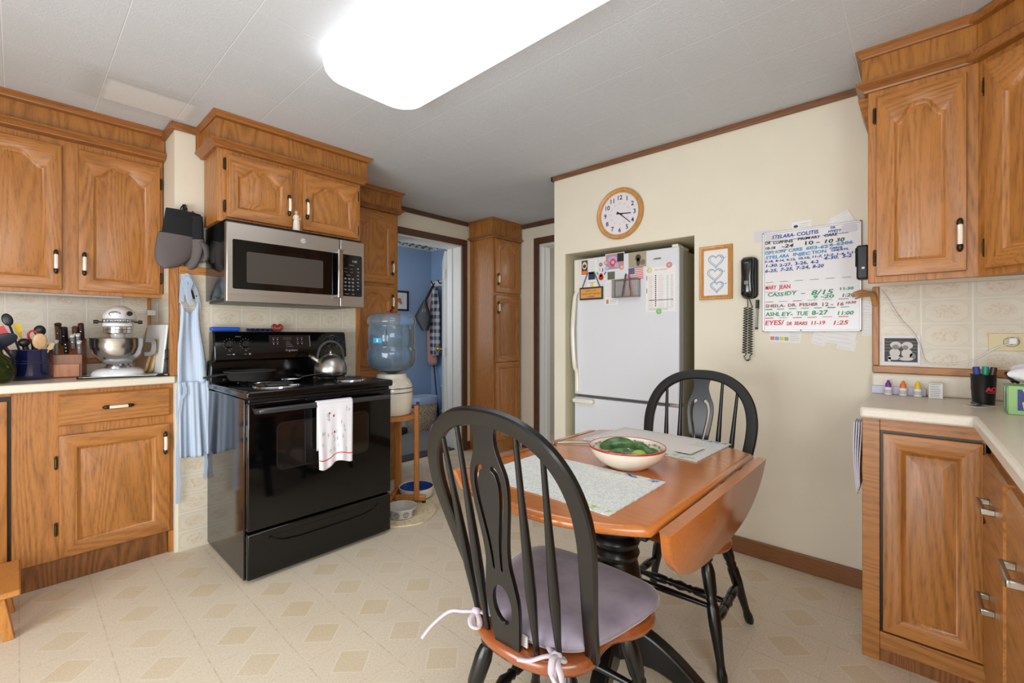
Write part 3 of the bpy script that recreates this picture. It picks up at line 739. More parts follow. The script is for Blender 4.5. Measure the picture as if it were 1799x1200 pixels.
# ---------------------------------------------------------------- ceiling light
def rrect(x0, x1, y0, y1, r, n=7):
    p = []
    for cx, cy, a0 in ((x1 - r, y1 - r, 0), (x0 + r, y1 - r, PI / 2), (x0 + r, y0 + r, PI), (x1 - r, y0 + r, 1.5 * PI)):
        for k in range(n + 1): a = a0 + PI / 2 * k / n; p.append((cx + r * math.cos(a), cy + r * math.sin(a)))
    return p
c = thing('ceiling_light', (1.05, 1.2, 2.2), 'large rounded white fluorescent light glowing on the ceiling', 'light')
mb = MB(); rs = []
for ins, z in ((0.0, 2.292), (0.0, 2.272), (0.006, 2.250), (0.018, 2.234), (0.04, 2.224), (0.08, 2.219)):
    rs.append([(x, y, z) for x, y in rrect(0.818 + ins, 1.285 - ins, 0.58 + ins, 1.845 - ins, 0.115 - ins * .8)])
mb.rings(rs, 0, True, True); mb.build('diffuser', LAMP, c, ang=60)
MB().prism(rrect(0.828, 1.275, 0.59, 1.835, 0.11), 2.292, 2.307).build('base_pan', WHITE, c)

# ---------------------------------------------------------------- stove
c = thing('stove', (1.1, 2.63, 0), 'black electric range with coil burners and glass oven door', 'stove')
MB().box(0.716, 1.488, 2.348, 2.945, 0.012, 0.866).build('body', BLKEN, c, bevel=.004)
MB().box(0.735, 1.475, 2.40, 2.93, 0.0, 0.014).build('plinth', BLKPL, c)
mb = MB().box(0.712, 1.492, 2.296, 2.90, 0.868, 0.905); mb.build('cooktop', BLKEN, c, bevel=.010, seg=3)
MB().box(0.712, 1.492, 2.88, 2.945, 0.868, 1.03).build('rear_riser', BLKEN, c, bevel=.010)
MB().box(0.728, 1.480, 2.320, 2.348, 0.832, 0.866).build('vent_trim', BLKPL, c, bevel=.004)
d = MB().box(0.722, 1.486, 2.312, 2.347, 0.246, 0.850).build('oven_door', BLKGL, c, bevel=.006)
MB().prism([], 0, 0) if False else None
T = FY(0, 2.3118, 0)
mb = MB(T); p = rrect(0.855, 1.335, 0.515, 0.735, .03)
mb.holes([rrect(0.848, 1.342, 0.508, 0.742, .034), p], 0, 0.0012)
mb.build('window_frame', BLKPL, d)
MB(T).prism(p, 0, 0.0006).build('window_glass', M('oven_window_glass', (24, 20, 18), 0.05, coat=1.0), d)
hm = MB(); pth = cat([(0.757, 2.313, 0.808), (0.762, 2.280, 0.812), (0.80, 2.262, 0.814), (1.10, 2.256, 0.816), (1.405, 2.262, 0.814), (1.438, 2.280, 0.812), (1.443, 2.313, 0.808)], 6)
hm.sweep(pth, [(0.014 * math.cos(a), 0.011 * math.sin(a)) for a in [2 * PI * i / 12 for i in range(12)]], (0, 0, 1))
hm.build('oven_handle', GREYM, d, ang=60)
d = MB().box(0.722, 1.486, 2.314, 2.347, 0.018, 0.234).build('storage_drawer', BLKEN, c, bevel=.007)
mb = MB(FY(0, 2.3138, 0)); lp = []
for k in range(41):
    t = k / 40; lp.append((0.82 + 0.585 * t, 0.200 - 0.0 + 0.004 * math.sin(PI * t)))
for k in range(41):
    t = 1 - k / 40; lp.append((0.82 + 0.585 * t, 0.194 - 0.036 * math.sin(PI * t) ** 0.45))
mb.prism(lp, 0, 0.0015); mb.build('drawer_grip', BLKGL, d)
MB(FY(0, 2.314, 0)).tube(cat([(0.82, .197, .002), (0.9, .163, .003), (1.11, .157, .003), (1.32, .163, .003), (1.405, .197, .002)], 8), .0055, 8).build('grip_lip', BLKEN, d)
# back console
mb = MB(); rs = []
for x in (0.722, 1.486):
    rs.append([(x, 2.945, 1.012), (x, 2.845, 1.020), (x, 2.838, 1.032), (x, 2.860, 1.172), (x, 2.872, 1.188), (x, 2.945, 1.190)])
mb.rings(rs); cons = mb.build('control_console', BLKEN, c, bevel=.008)
Tc = Matrix(((1, 0, 0, 0), (0, math.sin(math.radians(9)), -math.cos(math.radians(9)), 2.8375), (0, math.cos(math.radians(9)), math.sin(math.radians(9)), 1.03), (0, 0, 0, 1)))
KW = M('console_print', (140, 140, 142), 0.6)
for kx, kz in ((0.798, 0.088), (0.880, 0.088), (1.365, 0.100), (1.420, 0.100)):
    mb = MB(Tc); mb.cyl((kx, kz, 0), (kx, kz, .016), .021, .018, 20); mb.box(kx - .004, kx + .004, kz - .017, kz + .017, .016, .026)
    mb.build('burner_knob', BLKPL, cons, bevel=.001)
mb = MB(Tc)
for kx, kz in ((0.798, 0.088), (0.880, 0.088), (1.365, 0.100), (1.420, 0.100)):
    for a in range(10):
        an = math.radians(-40 + a * 29); mb.disc(kx + .030 * math.cos(an + 1.2), kz + .030 * math.sin(an + 1.2), 0.0012, 0.0016, 0)
    mb.text('HI', kx, kz - .040, .001, .008, 0, 'CENTER')
for kx in (0.80, 0.882): mb.box(kx + .012, kx + .022, 0.026, 0.034, 0, .001); mb.text('REAR' if kx > .81 else 'FRONT', kx - .006, 0.027, .001, .006, 0, 'CENTER')
mb.text('SURFACE', .842, .128, .001, .007, 0, 'CENTER'); mb.text('SURFACE', 1.393, .134, .001, .007, 0, 'CENTER')
for i, (u, v) in enumerate(((1.03, .112), (1.052, .112), (1.03, .086), (1.052, .086), (1.17, .112), (1.195, .112), (1.17, .086), (1.195, .086))):
    mb.disc(u, v, .0016, .0038, 0); mb.box(u - .007, u + .007, v + .010, v + .0115, 0, .0014)
for k in range(4): mb.box(1.10, 1.122 + k * .007, .098 - k * .010, .0995 - k * .010, 0, .0016)
mb.text('Frigidaire', 1.13, 0.040, .001, .019, 0, 'CENTER', shear=.25)
mb.box(1.243, 1.246, .066, .135, 0, .0016)
mb.build('console_lettering', KW, cons)
MB(Tc).box(1.005, 1.25, .062, .138, 0, .0008).build('display_panel', M('display_dark', (26, 26, 30), 0.15), cons)
MB(Tc).box(1.085, 1.135, .108, .128, .0008, .0014).build('display', M('display_green_grey', (44, 50, 46), 0.2), cons)
def burner(x, y, r):
    b = MB(); b.lathe([(r + .018, 0.9055), (r + .016, 0.910), (r + .006, 0.9075), (r * .3, .9065)], (x, y, 0), 32); o = b.build('drip_pan', CHROME, c)
    m2 = MB(); pth = []
    for k in range(110):
        t = k / 109; a = t * 2 * PI * 3.6; rr = 0.018 + (r - .018) * t; pth.append((x + rr * math.cos(a), y + rr * math.sin(a), 0.916))
    m2.tube(pth, 0.0042, 6); m2.build('burner_coil', M('burner_coil', (52, 50, 52), 0.5), o)
burner(0.905, 2.47, 0.092); burner(0.90, 2.755, 0.072); burner(1.315, 2.475, 0.072); burner(1.335, 2.745, 0.092)

# towel on the oven handle
def towel_fn(x0, x1, drop):
    def fn(u, v):
        x = x0 + (x1 - x0) * u; s = v * 1.0
        fold = 0.006 * math.sin(u * 9 + 0.6) + 0.004 * math.sin(u * 21)
        if v < 0.10: a = PI * (1 - v / 0.10); return (x, 2.256 + 0.016 * math.cos(a) * 1.0, 0.816 + 0.018 * math.sin(a))
        t = (v - 0.10) / 0.90
        zz = 0.816 - t * (drop - 0.022 * u + 0.012 * math.sin(u * 8))
        return (x + 0.012 * t * (0.5 - u), 2.238 - fold * t - 0.004 * t, zz)
    return fn
tw = MB()
def tf(u, v):
    f = towel_fn(1.015, 1.205, 0.325)
    x, y, z = f(u, v); 
    if v < .10: y = 2.256 - 0.018 * math.cos(PI * (1 - v / .10)) * -1
    return (x, y, z)
tw.grid(tf, 26, 40)
tw.grid(lambda u, v: (1.03 + .15 * u, 2.279 + .002 * math.sin(u * 14), 0.816 - v * 0.24), 14, 12)
o = one(tw, 'dish_towel', M('towel_cotton', (228, 226, 232), 0.9), 'white printed dish towel with red stripe hanging on the oven handle', 'towel', solid=.0025)
R = MB()
f0 = towel_fn(1.015, 1.205, 0.325)
def onto(u, v, d=0.0022): x, y, z = f0(u, v); return Vector((x, y - d, z))
def strip(mb, u0, u1, v0, v1, mi, nu=14):
    rs = [[mb.v(onto(u0 + (u1 - u0) * i / nu, v)) for i in range(nu + 1)] for v in (v0, v1)]
    for i in range(nu): mb.f([rs[0][i], rs[0][i + 1], rs[1][i + 1], rs[1][i]], mi)
strip(R, 0, 1, 0.865, 0.880, 0)
R.build('stripe', INKR, o)
R = MB(); rnd = random.Random(3)
for k in range(26):
    u = rnd.uniform(.08, .9); v = rnd.uniform(.16, .80); s = rnd.uniform(.02, .05)
    kind = rnd.choice((0, 1, 2))
    if kind == 0:
        for q in range(3): strip(R, u, u + s, v + q * .02, v + q * .02 + .006, 0, 3)
    elif kind == 1:
        n = 10; a = [R.v(onto(u + s * .6 * math.cos(2 * PI * i / n), v + s * .45 * math.sin(2 * PI * i / n))) for i in range(n)]
        b = [R.v(onto(u + s * .42 * math.cos(2 * PI * i / n), v + s * .3 * math.sin(2 * PI * i / n))) for i in range(n)]
        for i in range(n): R.f([a[i], a[(i + 1) % n], b[(i + 1) % n], b[i]], 0)
    else: strip(R, u, u + .012, v, v + .06, 0, 1); strip(R, u + .012, u + .03, v + .03, v + .038, 0, 1)
for u, v in ((.30, .22), (.42, .27), (.45, .52)): strip(R, u, u + .045, v, v + .03, 1, 2)
R.build('printed_pictures', [M('towel_print_grey', (150, 148, 156), .9), M('towel_print_red', (140, 52, 56), .9)], o)

# frying pan, kettle, pot holder on the stove
mb = MB(); mb.lathe([(0.0, .921), (.100, .921), (.126, .966), (.131, .968), (.128, .971), (.121, .966), (.097, .928), (0, .927)], (.875, 2.755, 0), 36, capa=False, capb=False)
o = one(mb, 'frying_pan', M('cast_iron', (54, 52, 50), 0.42), 'black cast iron frying pan on the left rear burner', 'pan', ang=40)
hp = cat([(.752, 2.735, .958), (.70, 2.72, .957), (.655, 2.70, .950), (.640, 2.695, .949)], 5)
MB().sweep(hp, [(.004, -.009), (.006, -.003), (.006, .003), (.004, .009), (-.004, .009), (-.004, -.009)]).build('handle', M('pan_handle_metal', (84, 80, 76), .4, metal=.7), o)
K = (1.285, 2.655)
c = thing('kettle', (K[0], K[1], .92), 'stainless steel whistling kettle with black handle on the stove', 'kettle')
KS = M('kettle_brushed_steel', (178, 176, 172), 0.30, metal=1.0)
MB().lathe([(0, .9205), (.080, .9205), (.091, .930), (.094, .952), (.091, .980), (.079, 1.012), (.055, 1.037), (.034, 1.047), (0, 1.048)], (K[0], K[1], 0), 40, capa=False, capb=False).build('body', KS, c, ang=60)
MB().lathe([(0, 1.046), (.032, 1.047), (.029, 1.053), (.008, 1.057), (.007, 1.066), (.011, 1.072), (0, 1.078)], (K[0], K[1], 0), 20, capa=False, capb=False).build('lid', KS, c)
dl = Vector((-.74, .25, 0)).normalized()
MB().turn(Vector((K[0], K[1], 1.008)) + dl * .068, Vector((K[0], K[1], 1.036)) + dl * .108, [(0, .019), (.8, .0145), (1, .0155)], 14).build('spout', KS, c)
MB().turn(Vector((K[0], K[1], 1.034)) + dl * .104, Vector((K[0], K[1], 1.048)) + dl * .122, [(0, .015), (1, .013)], 14).build('whistle', BLKPL, c)
hp = [Vector((K[0], K[1], 1.015)) + dl * (.074 * math.cos(a)) + Vector((0, 0, .115 * math.sin(a) ** .8)) for a in [PI * i / 24 for i in range(25)]]
MB().sweep(hp, [(.004, -.006), (.004, .006), (-.004, .006), (-.004, -.006)], (.25, .74, 0)).build('handle', BLKPL, c, ang=60)
c = thing('slotted_turner', (1.07, 2.66, .92), 'metal slotted kitchen turner lying flat on the cooktop', 'utensil')
T = TR(1.04, 2.63, .921) @ RZ(math.radians(-18))
MB(T).holes([rrect(-.05, .05, -.032, .032, .012)] + [rrect(-.035, .035, q - .004, q + .004, .003, 3) for q in (-.018, 0, .018)], 0, .003).build('blade', CHROME, c)
MB(T).tube(cat([(.05, 0, .002), (.08, 0, .012), (.17, .01, .02), (.23, .012, .004)], 6), .0045, 8).build('handle', BLKPL, c)

# things on top of the range console
o = one(MB().box(.722, .862, 2.885, 2.935, 1.191, 1.213), 'blue_lid', BLUEP, 'flat bright blue plastic lid on top of the stove console', 'lid', bevel=.005)
mb = MB(); 
mb.tube([(.905 + .155 * i / 40, 2.905 + .004 * math.sin(i * .9), 1.199 + .0012 * math.sin(i * 1.6)) for i in range(41)], .0078, 8)
one(mb, 'rolled_trivet', NAVY, 'dark blue rippled strip lying on top of the stove console', 'trivet')
mb = MB(); mb.tube(cat([(1.052, 2.90, 1.199), (1.040, 2.90, 1.213), (1.052, 2.90, 1.229), (1.068, 2.90, 1.219), (1.084, 2.90, 1.229), (1.096, 2.90, 1.213), (1.084, 2.90, 1.199), (1.068, 2.90, 1.198)], 6, True), .0075, 8, closed=True, ref=(0, 1, 0))
one(mb, 'heart_trivet', REDC, 'dark red heart-shaped trivet standing on the stove console', 'trivet', ang=70)

# ---------------------------------------------------------------- microwave
c = thing('microwave', (1.08, 2.75, 1.335), 'stainless steel over-the-range microwave with black window', 'microwave')
MB().box(0.706, 1.447, 2.585, 2.936, 1.352, 1.755).build('body', BLKEN, c, bevel=.003)
MB().box(0.700, 1.292, 2.552, 2.586, 1.335, 1.738).build('door', STEEL, c, bevel=.006)
MB().box(1.294, 1.452, 2.552, 2.586, 1.335, 1.738).build('control_side', STEEL, c, bevel=.006)
MB().box(.72, 1.43, 2.60, 2.92, 1.338, 1.353).build('vent_grille', BLKPL, c)
T = FY(0, 2.5518, 0)
d = MB(T).prism(rrect(.728, 1.292, 1.402, 1.652, .008), 0, .0012).build('door_glass', BLKGL, c)
MB(T).prism(rrect(.792, 1.190, 1.437, 1.596, .008), .0012, .0016).build('window_mesh', M('microwave_screen', (66, 62, 58), .25), d)
mb = MB(FY(0, 2.552, 0)); mb.box(1.262, 1.292, 1.385, 1.672, .030, .042); mb.box(1.270, 1.286, 1.395, 1.410, 0, .032); mb.box(1.270, 1.286, 1.648, 1.664, 0, .032)
mb.build('handle', STEELR, c, bevel=.004)
p = MB(T).prism(rrect(1.300, 1.434, 1.402, 1.652, .010), 0, .0012).build('control_panel', BLKGL, c)
mb = MB(T); mb.text('1:40', 1.383, 1.608, .0016, .019, 0, 'CENTER', shear=.1, off=.0006)
for r in range(4):
    for q in range(3): mb.box(1.319 + q * .024, 1.333 + q * .024, 1.502 - r * .022, 1.512 - r * .022, .0012, .0018, 1)
for r in range(2):
    for q in range(2): mb.text(('Popcorn', 'Reheat', 'Defrost', 'Power')[r * 2 + q], 1.330 + q * .036, 1.566 - r * .020, .0016, .0065, 0, 'CENTER')
mb.text('COOKING', 1.365, 1.588, .0016, .007, 0, 'CENTER'); mb.text('EXPRESS', 1.345, 1.527, .0016, .007, 0, 'CENTER')
for k in range(7): mb.box(1.402, 1.412 + (k % 2) * .003, 1.570 - k * .021, 1.576 - k * .021, .0012, .0018, k % 2)
mb.text('START', 1.335, 1.412, .0016, .010, 0, 'CENTER'); mb.text('OFF', 1.375, 1.412, .0016, .010, 0, 'CENTER')
mb.build('keypad_print', [KW, M('key_grey', (110, 110, 116), .5)], p)
mb = MB(T); mb.disc(1.078, 1.694, .002, .0155, 0, .002); mb.holes([[(1.078 + .0142 * math.cos(a), 1.694 + .0142 * math.sin(a)) for a in [2 * PI * i / 24 for i in range(24)]], [(1.078 + .0125 * math.cos(a), 1.694 + .0125 * math.sin(a)) for a in [2 * PI * i / 24 for i in range(24)]]], .002, .0026, 1)
mb.text('GE', 1.078, 1.6885, .0022, .0155, 1, 'CENTER', shear=.25); mb.build('round_badge', [M('badge_silver', (222, 220, 218), .35, metal=.3), DKGREY], c)
# angel figurine
AX, AY = 1.060, 2.600
c = thing('angel_figurine', (AX, AY, 1.739), 'small pale carved figurine standing on top of the microwave', 'figurine')
FIG = M('figurine_cream', (214, 204, 188), .7)
MB().lathe([(0, 1.756), (.017, 1.756), (.019, 1.764), (.017, 1.80), (.012, 1.828), (.015, 1.838), (.009, 1.846), (0, 1.847)], (AX, AY, 0), 16).build('dress', FIG, c, ang=60)
MB().sphere((AX, AY, 1.858), .0095, .0095, .0115, 14).build('head', M('figurine_face', (190, 160, 130), .7), c)
for s in (-1, 1): MB().tube([(AX + s * .013, AY, 1.836), (AX + s * .019, AY - .004, 1.822), (AX + s * .004, AY - .014, 1.818)], .0035, 6).build('arm', FIG, c)

# ---------------------------------------------------------------- fridge
c = thing('fridge', (3.0, 1.43, 0), 'white bottom-freezer refrigerator built into the wall recess', 'fridge')
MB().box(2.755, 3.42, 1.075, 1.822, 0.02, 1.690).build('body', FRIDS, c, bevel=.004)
d = MB().box(2.680, 2.752, 1.070, 1.826, 0.748, 1.704).build('upper_door', FRIDGE, c, bevel=.008, seg=3)
hp = cat([(2.672, 1.800, 1.470), (2.655, 1.806, 1.42), (2.640, 1.812, 1.25), (2.640, 1.812, 1.12), (2.652, 1.806, .95), (2.672, 1.800, .90), (2.676, 1.800, .77)], 6)
MB().sweep(hp, [(-.008, -.013), (.006, -.013), (.010, -.007), (.010, .007), (.006, .013), (-.008, .013)], (-1, 0, 0)).build('door_handle', CREAMC, d, ang=40)
MB().box(2.672, 2.681, 1.785, 1.822, 1.47, 1.700).build('handle_strip', CREAMC, d, bevel=.003)
MB().box(2.752, 2.757, 1.078, 1.820, 0.03, 1.697).build('door_gasket', M('gasket_grey', (120, 116, 108), .7), c)
d = MB().box(2.680, 2.752, 1.070, 1.826, 0.06, 0.728).build('freezer_drawer', FRIDGE, c, bevel=.008, seg=3)
MB().box(2.640, 2.682, 1.655, 1.822, .690, .722).build('drawer_handle', CREAMC, d, bevel=.012, seg=3)
MB().box(2.69, 2.76, 1.08, 1.12, 1.700, 1.722).box(2.74, 2.84, 1.072, 1.10, 1.690, 1.712).build('top_hinge', CREAMC, c, bevel=.004)
MB().box(2.684, 2.75, 1.073, 1.13, 0.729, 0.747).build('middle_hinge', CHROME, c, bevel=.003)

def card(name, y0, y1, z0, z1, mt, label, cat_, group=None, x=2.6795, prints=None, mats=None, th=.0012, rot=0.0, layer=0):
    """thin flat item on a -x facing surface; prints(mb, W, H) draws inside 0..W, 0..H"""
    W = y0 - y1; H = z1 - z0; T = FX(x - layer * .0016, y0, z0) @ TR(W / 2, H / 2, 0) @ RZ(rot) @ TR(-W / 2, -H / 2, 0)
    mb = MB(T); mb.box(0, W, 0, H, 0, th)
    if not prints: return one(mb, name, mt, label, cat_, group)
    o = one(mb, name, mt, label, cat_, group)
    q = MB(T @ TR(0, 0, th)); prints(q, W, H); q.build('print', mats, o); return o
def lines(mb, u0, u1, v0, v1, n, h=.0016, mi=0, jag=.25, seed=1):
    r = random.Random(seed)
    for k in range(n):
        v = v1 - (v1 - v0) * k / max(n - 1, 1); mb.box(u0, u1 - (u1 - u0) * jag * r.random(), v, v + h, 0, .0003, mi)

# on the fridge door
def pr_cal(q, W, H):
    q.text('2024  CALENDAR', W * .52, H - .022, 0, .011, 0, 'CENTER'); 
    lines(q, .018, .05, .03, H - .055, 26, .0014, 1); lines(q, .085, .12, .03, H - .055, 22, .0014, 1, seed=2); lines(q, .135, .15, .03, H - .06, 22, .0014, 2, seed=3); lines(q, .162, .178, .03, H - .06, 22, .0014, 2, seed=5)
    for k in range(16): q.box(.062, .069, .035 + k * .0125, .043 + k * .0125, 0, .0003, 3)
    q.box(.02, W - .018, .072, .0755, 0, .0004, 4); lines(q, .02, W - .02, .012, .022, 3, .001, 2)
    for v in (.12, .20): q.box(.005, .0085, v, v + .03, 0, .0003, 3)
card('event_calendar', 1.283, 1.088, 1.312, 1.592, PAPER, 'white printed season schedule sheet at the upper right of the fridge door', 'paper', prints=pr_cal, mats=[INKR, M('print_rose', (206, 150, 160), .8), INK, INKK, NAVY])
for nm, y, z, r, mt, lb in (('button_magnet', 1.196, 1.315, .0165, LGREEN, 'round green magnet holding the bottom of the schedule sheet'), ('button_magnet', 1.130, 1.596, .0175, PINK, 'round pink magnet at the top right of the schedule sheet'),
                           ('button_magnet', 1.258, 1.575, .0165, M('magnet_yellow', (226, 214, 140), .5), 'round yellow magnet at the top left of the schedule sheet'), ('button_magnet', 1.608, 1.648, .0125, M('magnet_olive', (130, 130, 100), .5), 'small olive round magnet between the two photographs on the fridge'),
                           ('button_magnet', 1.568, 1.655, .0150, M('magnet_rose', (224, 160, 160), .5), 'round rose magnet at the left edge of the pink photograph'), ('button_magnet', 1.560, 1.618, .0145, M('magnet_pale_blue', (170, 188, 220), .5), 'round pale blue magnet below the pink photograph'),
                           ('button_magnet', 1.450, 1.614, .0160, M('magnet_peach', (230, 160, 130), .5), 'round peach magnet at the lower right corner of the pink photograph')):
    mb = MB(FX(2.6775, y, z)); mb.lathe([(r, 0), (r, .003), (r * .85, .0055), (0, .0065)], (0, 0, 0), 24)
    mb2 = one(mb, nm, mt, lb, 'magnet', 'round button magnets on the fridge', ang=60)
    q = MB(FX(2.6775, y, z) @ TR(0, 0, .0066)); q.disc(0, 0, .0005, r * .32, 0, .0005); q.build('motif', M('magnet_motif', (206, 196, 190), .6) if 'motif_mat' not in globals() else globals()['motif_mat'], mb2)
def pr_dog(q, W, H):
    q.box(.006, W - .006, .03, H - .006, 0, .0003, 0); q.disc(W / 2, .062, .0006, .019, 1, .0003, ry=.026); q.disc(W / 2, .058, .0009, .013, 2, .0003); q.box(.004, W - .004, .003, .024, 0, .0005, 3)
card('dog_photo', 1.764, 1.715, 1.592, 1.690, M('photo_brown', (92, 66, 44), .5), 'small brown picture with orange band at the top left of the fridge door', 'photo', prints=pr_dog, mats=[M('photo_brown2', (84, 58, 40), .5), M('photo_cream', (218, 208, 180), .5), DKGREY, ORANGE])
def pr_pink(q, W, H):
    q.box(.004, W - .004, .004, H - .004, 0, .0003, 0); q.disc(.055, .072, .0006, .034, 1, .0003, ry=.020); q.disc(.058, .048, .0008, .022, 2, .0003, ry=.026); q.disc(.058, .050, .0010, .012, 3, .0003)
    q.box(.09, W - .004, .05, H - .004, 0, .0005, 4); q.disc(.085, .028, .0009, .016, 1, .0003)
card('girl_photo', 1.574, 1.432, 1.604, 1.714, PAPER, 'pink and purple snapshot at the top centre of the fridge door', 'photo', prints=pr_pink, mats=[M('photo_mauve', (176, 140, 150), .5), M('photo_lilac', (186, 166, 206), .5), M('photo_crimson', (196, 70, 90), .5), M('photo_skin', (224, 176, 160), .5), M('photo_dark', (40, 28, 36), .5)])
def pr_dog2(q, W, H):
    q.disc(W * .55, H * .62, .0004, .020, 1, .0003, ry=.022); q.disc(W * .55, H * .35, .0004, .012, 1, .0003, ry=.028); q.disc(W * .8, H * .3, .0004, .018, 2, .0003)
card('dog_snapshot', 1.402, 1.280, 1.604, 1.700, M('photo_sepia', (164, 152, 128), .5), 'sepia snapshot of a dark dog at the upper middle of the fridge door', 'photo', prints=pr_dog2, mats=[PAPER, M('photo_dog', (70, 58, 54), .5), M('photo_rock', (120, 108, 90), .5)])
def pr_flag(q, W, H):
    for k in range(7): q.box(0, W, H * (2 * k) / 13, H * (2 * k + 1) / 13, 0, .0003, 0)
    q.box(0, W * .42, H * .46, H, .0, .0006, 1)
    for r in range(4):
        for s in range(5): q.disc(.006 + s * .0085, H * .52 + r * .0095, .0008, .0014, 2, .0002, 6)
card('flag_magnet', 1.402, 1.300, 1.526, 1.602, PAPER, 'small striped flag picture below the sepia dog snapshot', 'magnet', prints=pr_flag, mats=[M('flag_red', (196, 60, 74), .6), M('flag_blue', (60, 70, 110), .6), PAPER], rot=.03)
mb = MB(FX(2.678, 1.500, 1.412)); W, H, D_ = .180, .118, .045
mb.box(0, W, 0, .004, 0, D_); mb.box(0, W, H - .006, H, 0, .003); mb.box(0, .003, 0, H, 0, .003); mb.box(W - .003, W, 0, H, 0, .003)
for zz in range(6):
    for xx in (0, W - .0014): mb.box(xx, xx + .0014, 0, H, zz * D_ / 6, zz * D_ / 6 + .0014)
for k in range(25): mb.box(k * W / 25, k * W / 25 + .0011, 0, H * .97, D_ - .002, D_)
for k in range(15): mb.box(0, W, k * H / 15.5, k * H / 15.5 + .0011, D_ - .002, D_)
for v in (0, H - .005): mb.box(0, W, v, v + .005, D_ - .003, D_ + .001)
one(mb, 'mesh_pen_holder', NICKEL, 'silver wire mesh pen basket stuck on the fridge door', 'pen holder')
for nm, a, b, mt, lb in (('pen', (.062, .006, .02), (.085, .155, .012), BLKPL, 'black pen leaning in the mesh basket on the fridge'), ('pencil', (.125, .006, .02), (.105, .148, .015), REDP, 'red pencil leaning in the mesh basket on the fridge')):
    mb = MB(FX(2.678, 1.500, 1.412)); mb.cyl(a, b, .0045, .0045, 8); one(mb, nm, mt, lb, 'pen')
T = FX(2.6785, 1.775, 1.412)
mb = MB(T).box(0, .186, 0, .088, 0, .010); o = one(mb, 'hanging_sign', M('sign_dark_wood', (66, 52, 42), .6), 'small dark wooden sign with orange lettered plate hanging on the fridge', 'sign', bevel=.002)
MB(T).box(.010, .176, .012, .076, .010, .0115).build('plate', M('sign_orange', (212, 152, 78), .6), o)
q = MB(T @ TR(0, 0, .0116)); 
for k, s in enumerate(('HAPPY IS THE', 'HOUSE THAT SHELTERS', 'A FRIEND')): q.text(s, .093, .056 - k * .020, 0, .014, 0, 'CENTER')
q.build('lettering', M('sign_brown', (100, 66, 36), .6), o)
MB(T).tube([(.02, .088, .004), (.062, .190, .003)], .0038, 6).tube([(.160, .088, .004), (.115, .190, .003)], .0038, 6).build('strap', M('strap_braid', (110, 92, 62), .8), o)
card('square_magnet', 1.708, 1.655, 1.552, 1.606, M('magnet_navy', (36, 52, 74), .5), 'dark navy square magnet that the little wooden sign hangs below', 'magnet')
card('square_magnet', 1.557, 1.503, 1.540, 1.592, M('magnet_moss', (96, 98, 82), .5), 'mossy grey square magnet below the pink photograph', 'magnet')
mb = MB(FX(2.6785, 1.606, 1.560)); mb.disc(0, 0, .004, .019, 0, .004, 8); mb.disc(0, .016, .004, .012, 0, .004); o = one(mb, 'red_magnet', REDP, 'red house-shaped magnet in the middle of the fridge papers', 'magnet')
for k, (u, v, a, mt, lb) in enumerate(((-.012, .055, .2, YELLOW, 'yellow'), (.012, .050, -.1, PURPLE, 'purple'), (-.028, .030, .5, GREEN, 'green'), (.030, .026, -.6, M('magnet_ink', (70, 60, 90), .5), 'dark violet'))):
    mb = MB(FX(2.6785, 1.606, 1.560) @ TR(u, v, 0) @ RZ(a)); mb.box(-.003, .003, -.012, .012, 0, .002); one(mb, 'stick_magnet', mt, 'tiny %s stick magnet above the red magnet' % lb, 'magnet', 'tiny coloured stick magnets')
def pr_txt(q, W, H): lines(q, .006, W - .008, .01, H - .012, int(H / .0085), .0012, 0)
card('typed_note', 1.702, 1.640, 1.592, 1.690, PAPER, 'white typed note beside the small brown picture', 'paper', prints=pr_txt, mats=[M('print_bluegrey', (130, 136, 160), .8)])
card('typed_note', 1.572, 1.484, 1.392, 1.530, PAPER, 'white ruled note tucked left of the mesh pen basket', 'paper', prints=pr_txt, mats=[M('print_bluegrey2', (176, 180, 196), .8)])
def pr_yel(q, W, H): q.disc(W / 2, H / 2, .0004, .016, 0, .0004, 7); q.box(.008, W - .008, H - .014, H - .011, 0, .0003, 1)
card('drawing_card', 1.716, 1.640, 1.488, 1.545, PAPER, 'little card with a yellow drawing between the sign straps', 'paper', prints=pr_yel, mats=[M('drawing_yellow', (220, 210, 90), .6), INKLB])
def pr_bc(q, W, H): q.box(.008, .026, .008, .036, 0, .0003, 0); lines(q, .034, W - .01, .012, .030, 3, .0015, 1)
card('business_card', 1.574, 1.474, 1.370, 1.418, PAPER, 'small white card with a portrait under the ruled note', 'paper', prints=pr_bc, mats=[M('portrait_rose', (196, 120, 110), .6), INK], layer=1)
mb = MB(FX(2.6785, 1.235, 1.640)); mb.prism([(0, 0), (.012, .008), (.05, .009), (.055, .004), (.05, -.001), (.012, -.001)], 0, .002); one(mb, 'shell_sticker', NICKEL, 'small grey shell-shaped sticker above the schedule sheet', 'magnet')
# ---------------------------------------------------------------- clock
cy, cz, cr = 1.427, 1.948, 0.163
T = FX(2.617, cy, cz)
c = thing('wall_clock', (2.60, cy, cz - cr), 'round wooden wall clock with black numerals above the fridge recess', 'clock')
CW = oak('clock_rim_wood', 2, (206, 150, 82), (160, 104, 50), ring=.3)
mb = MB(T); mb.lathe([(cr - .012, 0), (cr, .006), (cr, .022), (cr - .008, .030), (cr - .020, .028), (cr - .028, .020), (cr - .028, .010)], seg=56, capa=False, capb=False); mb.build('rim', CW, c, ang=50)
MB(T).lathe([(0, .004), (cr - .024, .004), (cr - .024, .011), (0, .011)], seg=48, capa=False, capb=False).build('face', FACEW, c)
mb = MB(T)
for k in range(1, 13):
    a = PI / 2 - k * PI / 6; mb.text(str(k), .104 * math.cos(a), .104 * math.sin(a) - .014, .0115, .040, 0, 'CENTER', off=.0006)
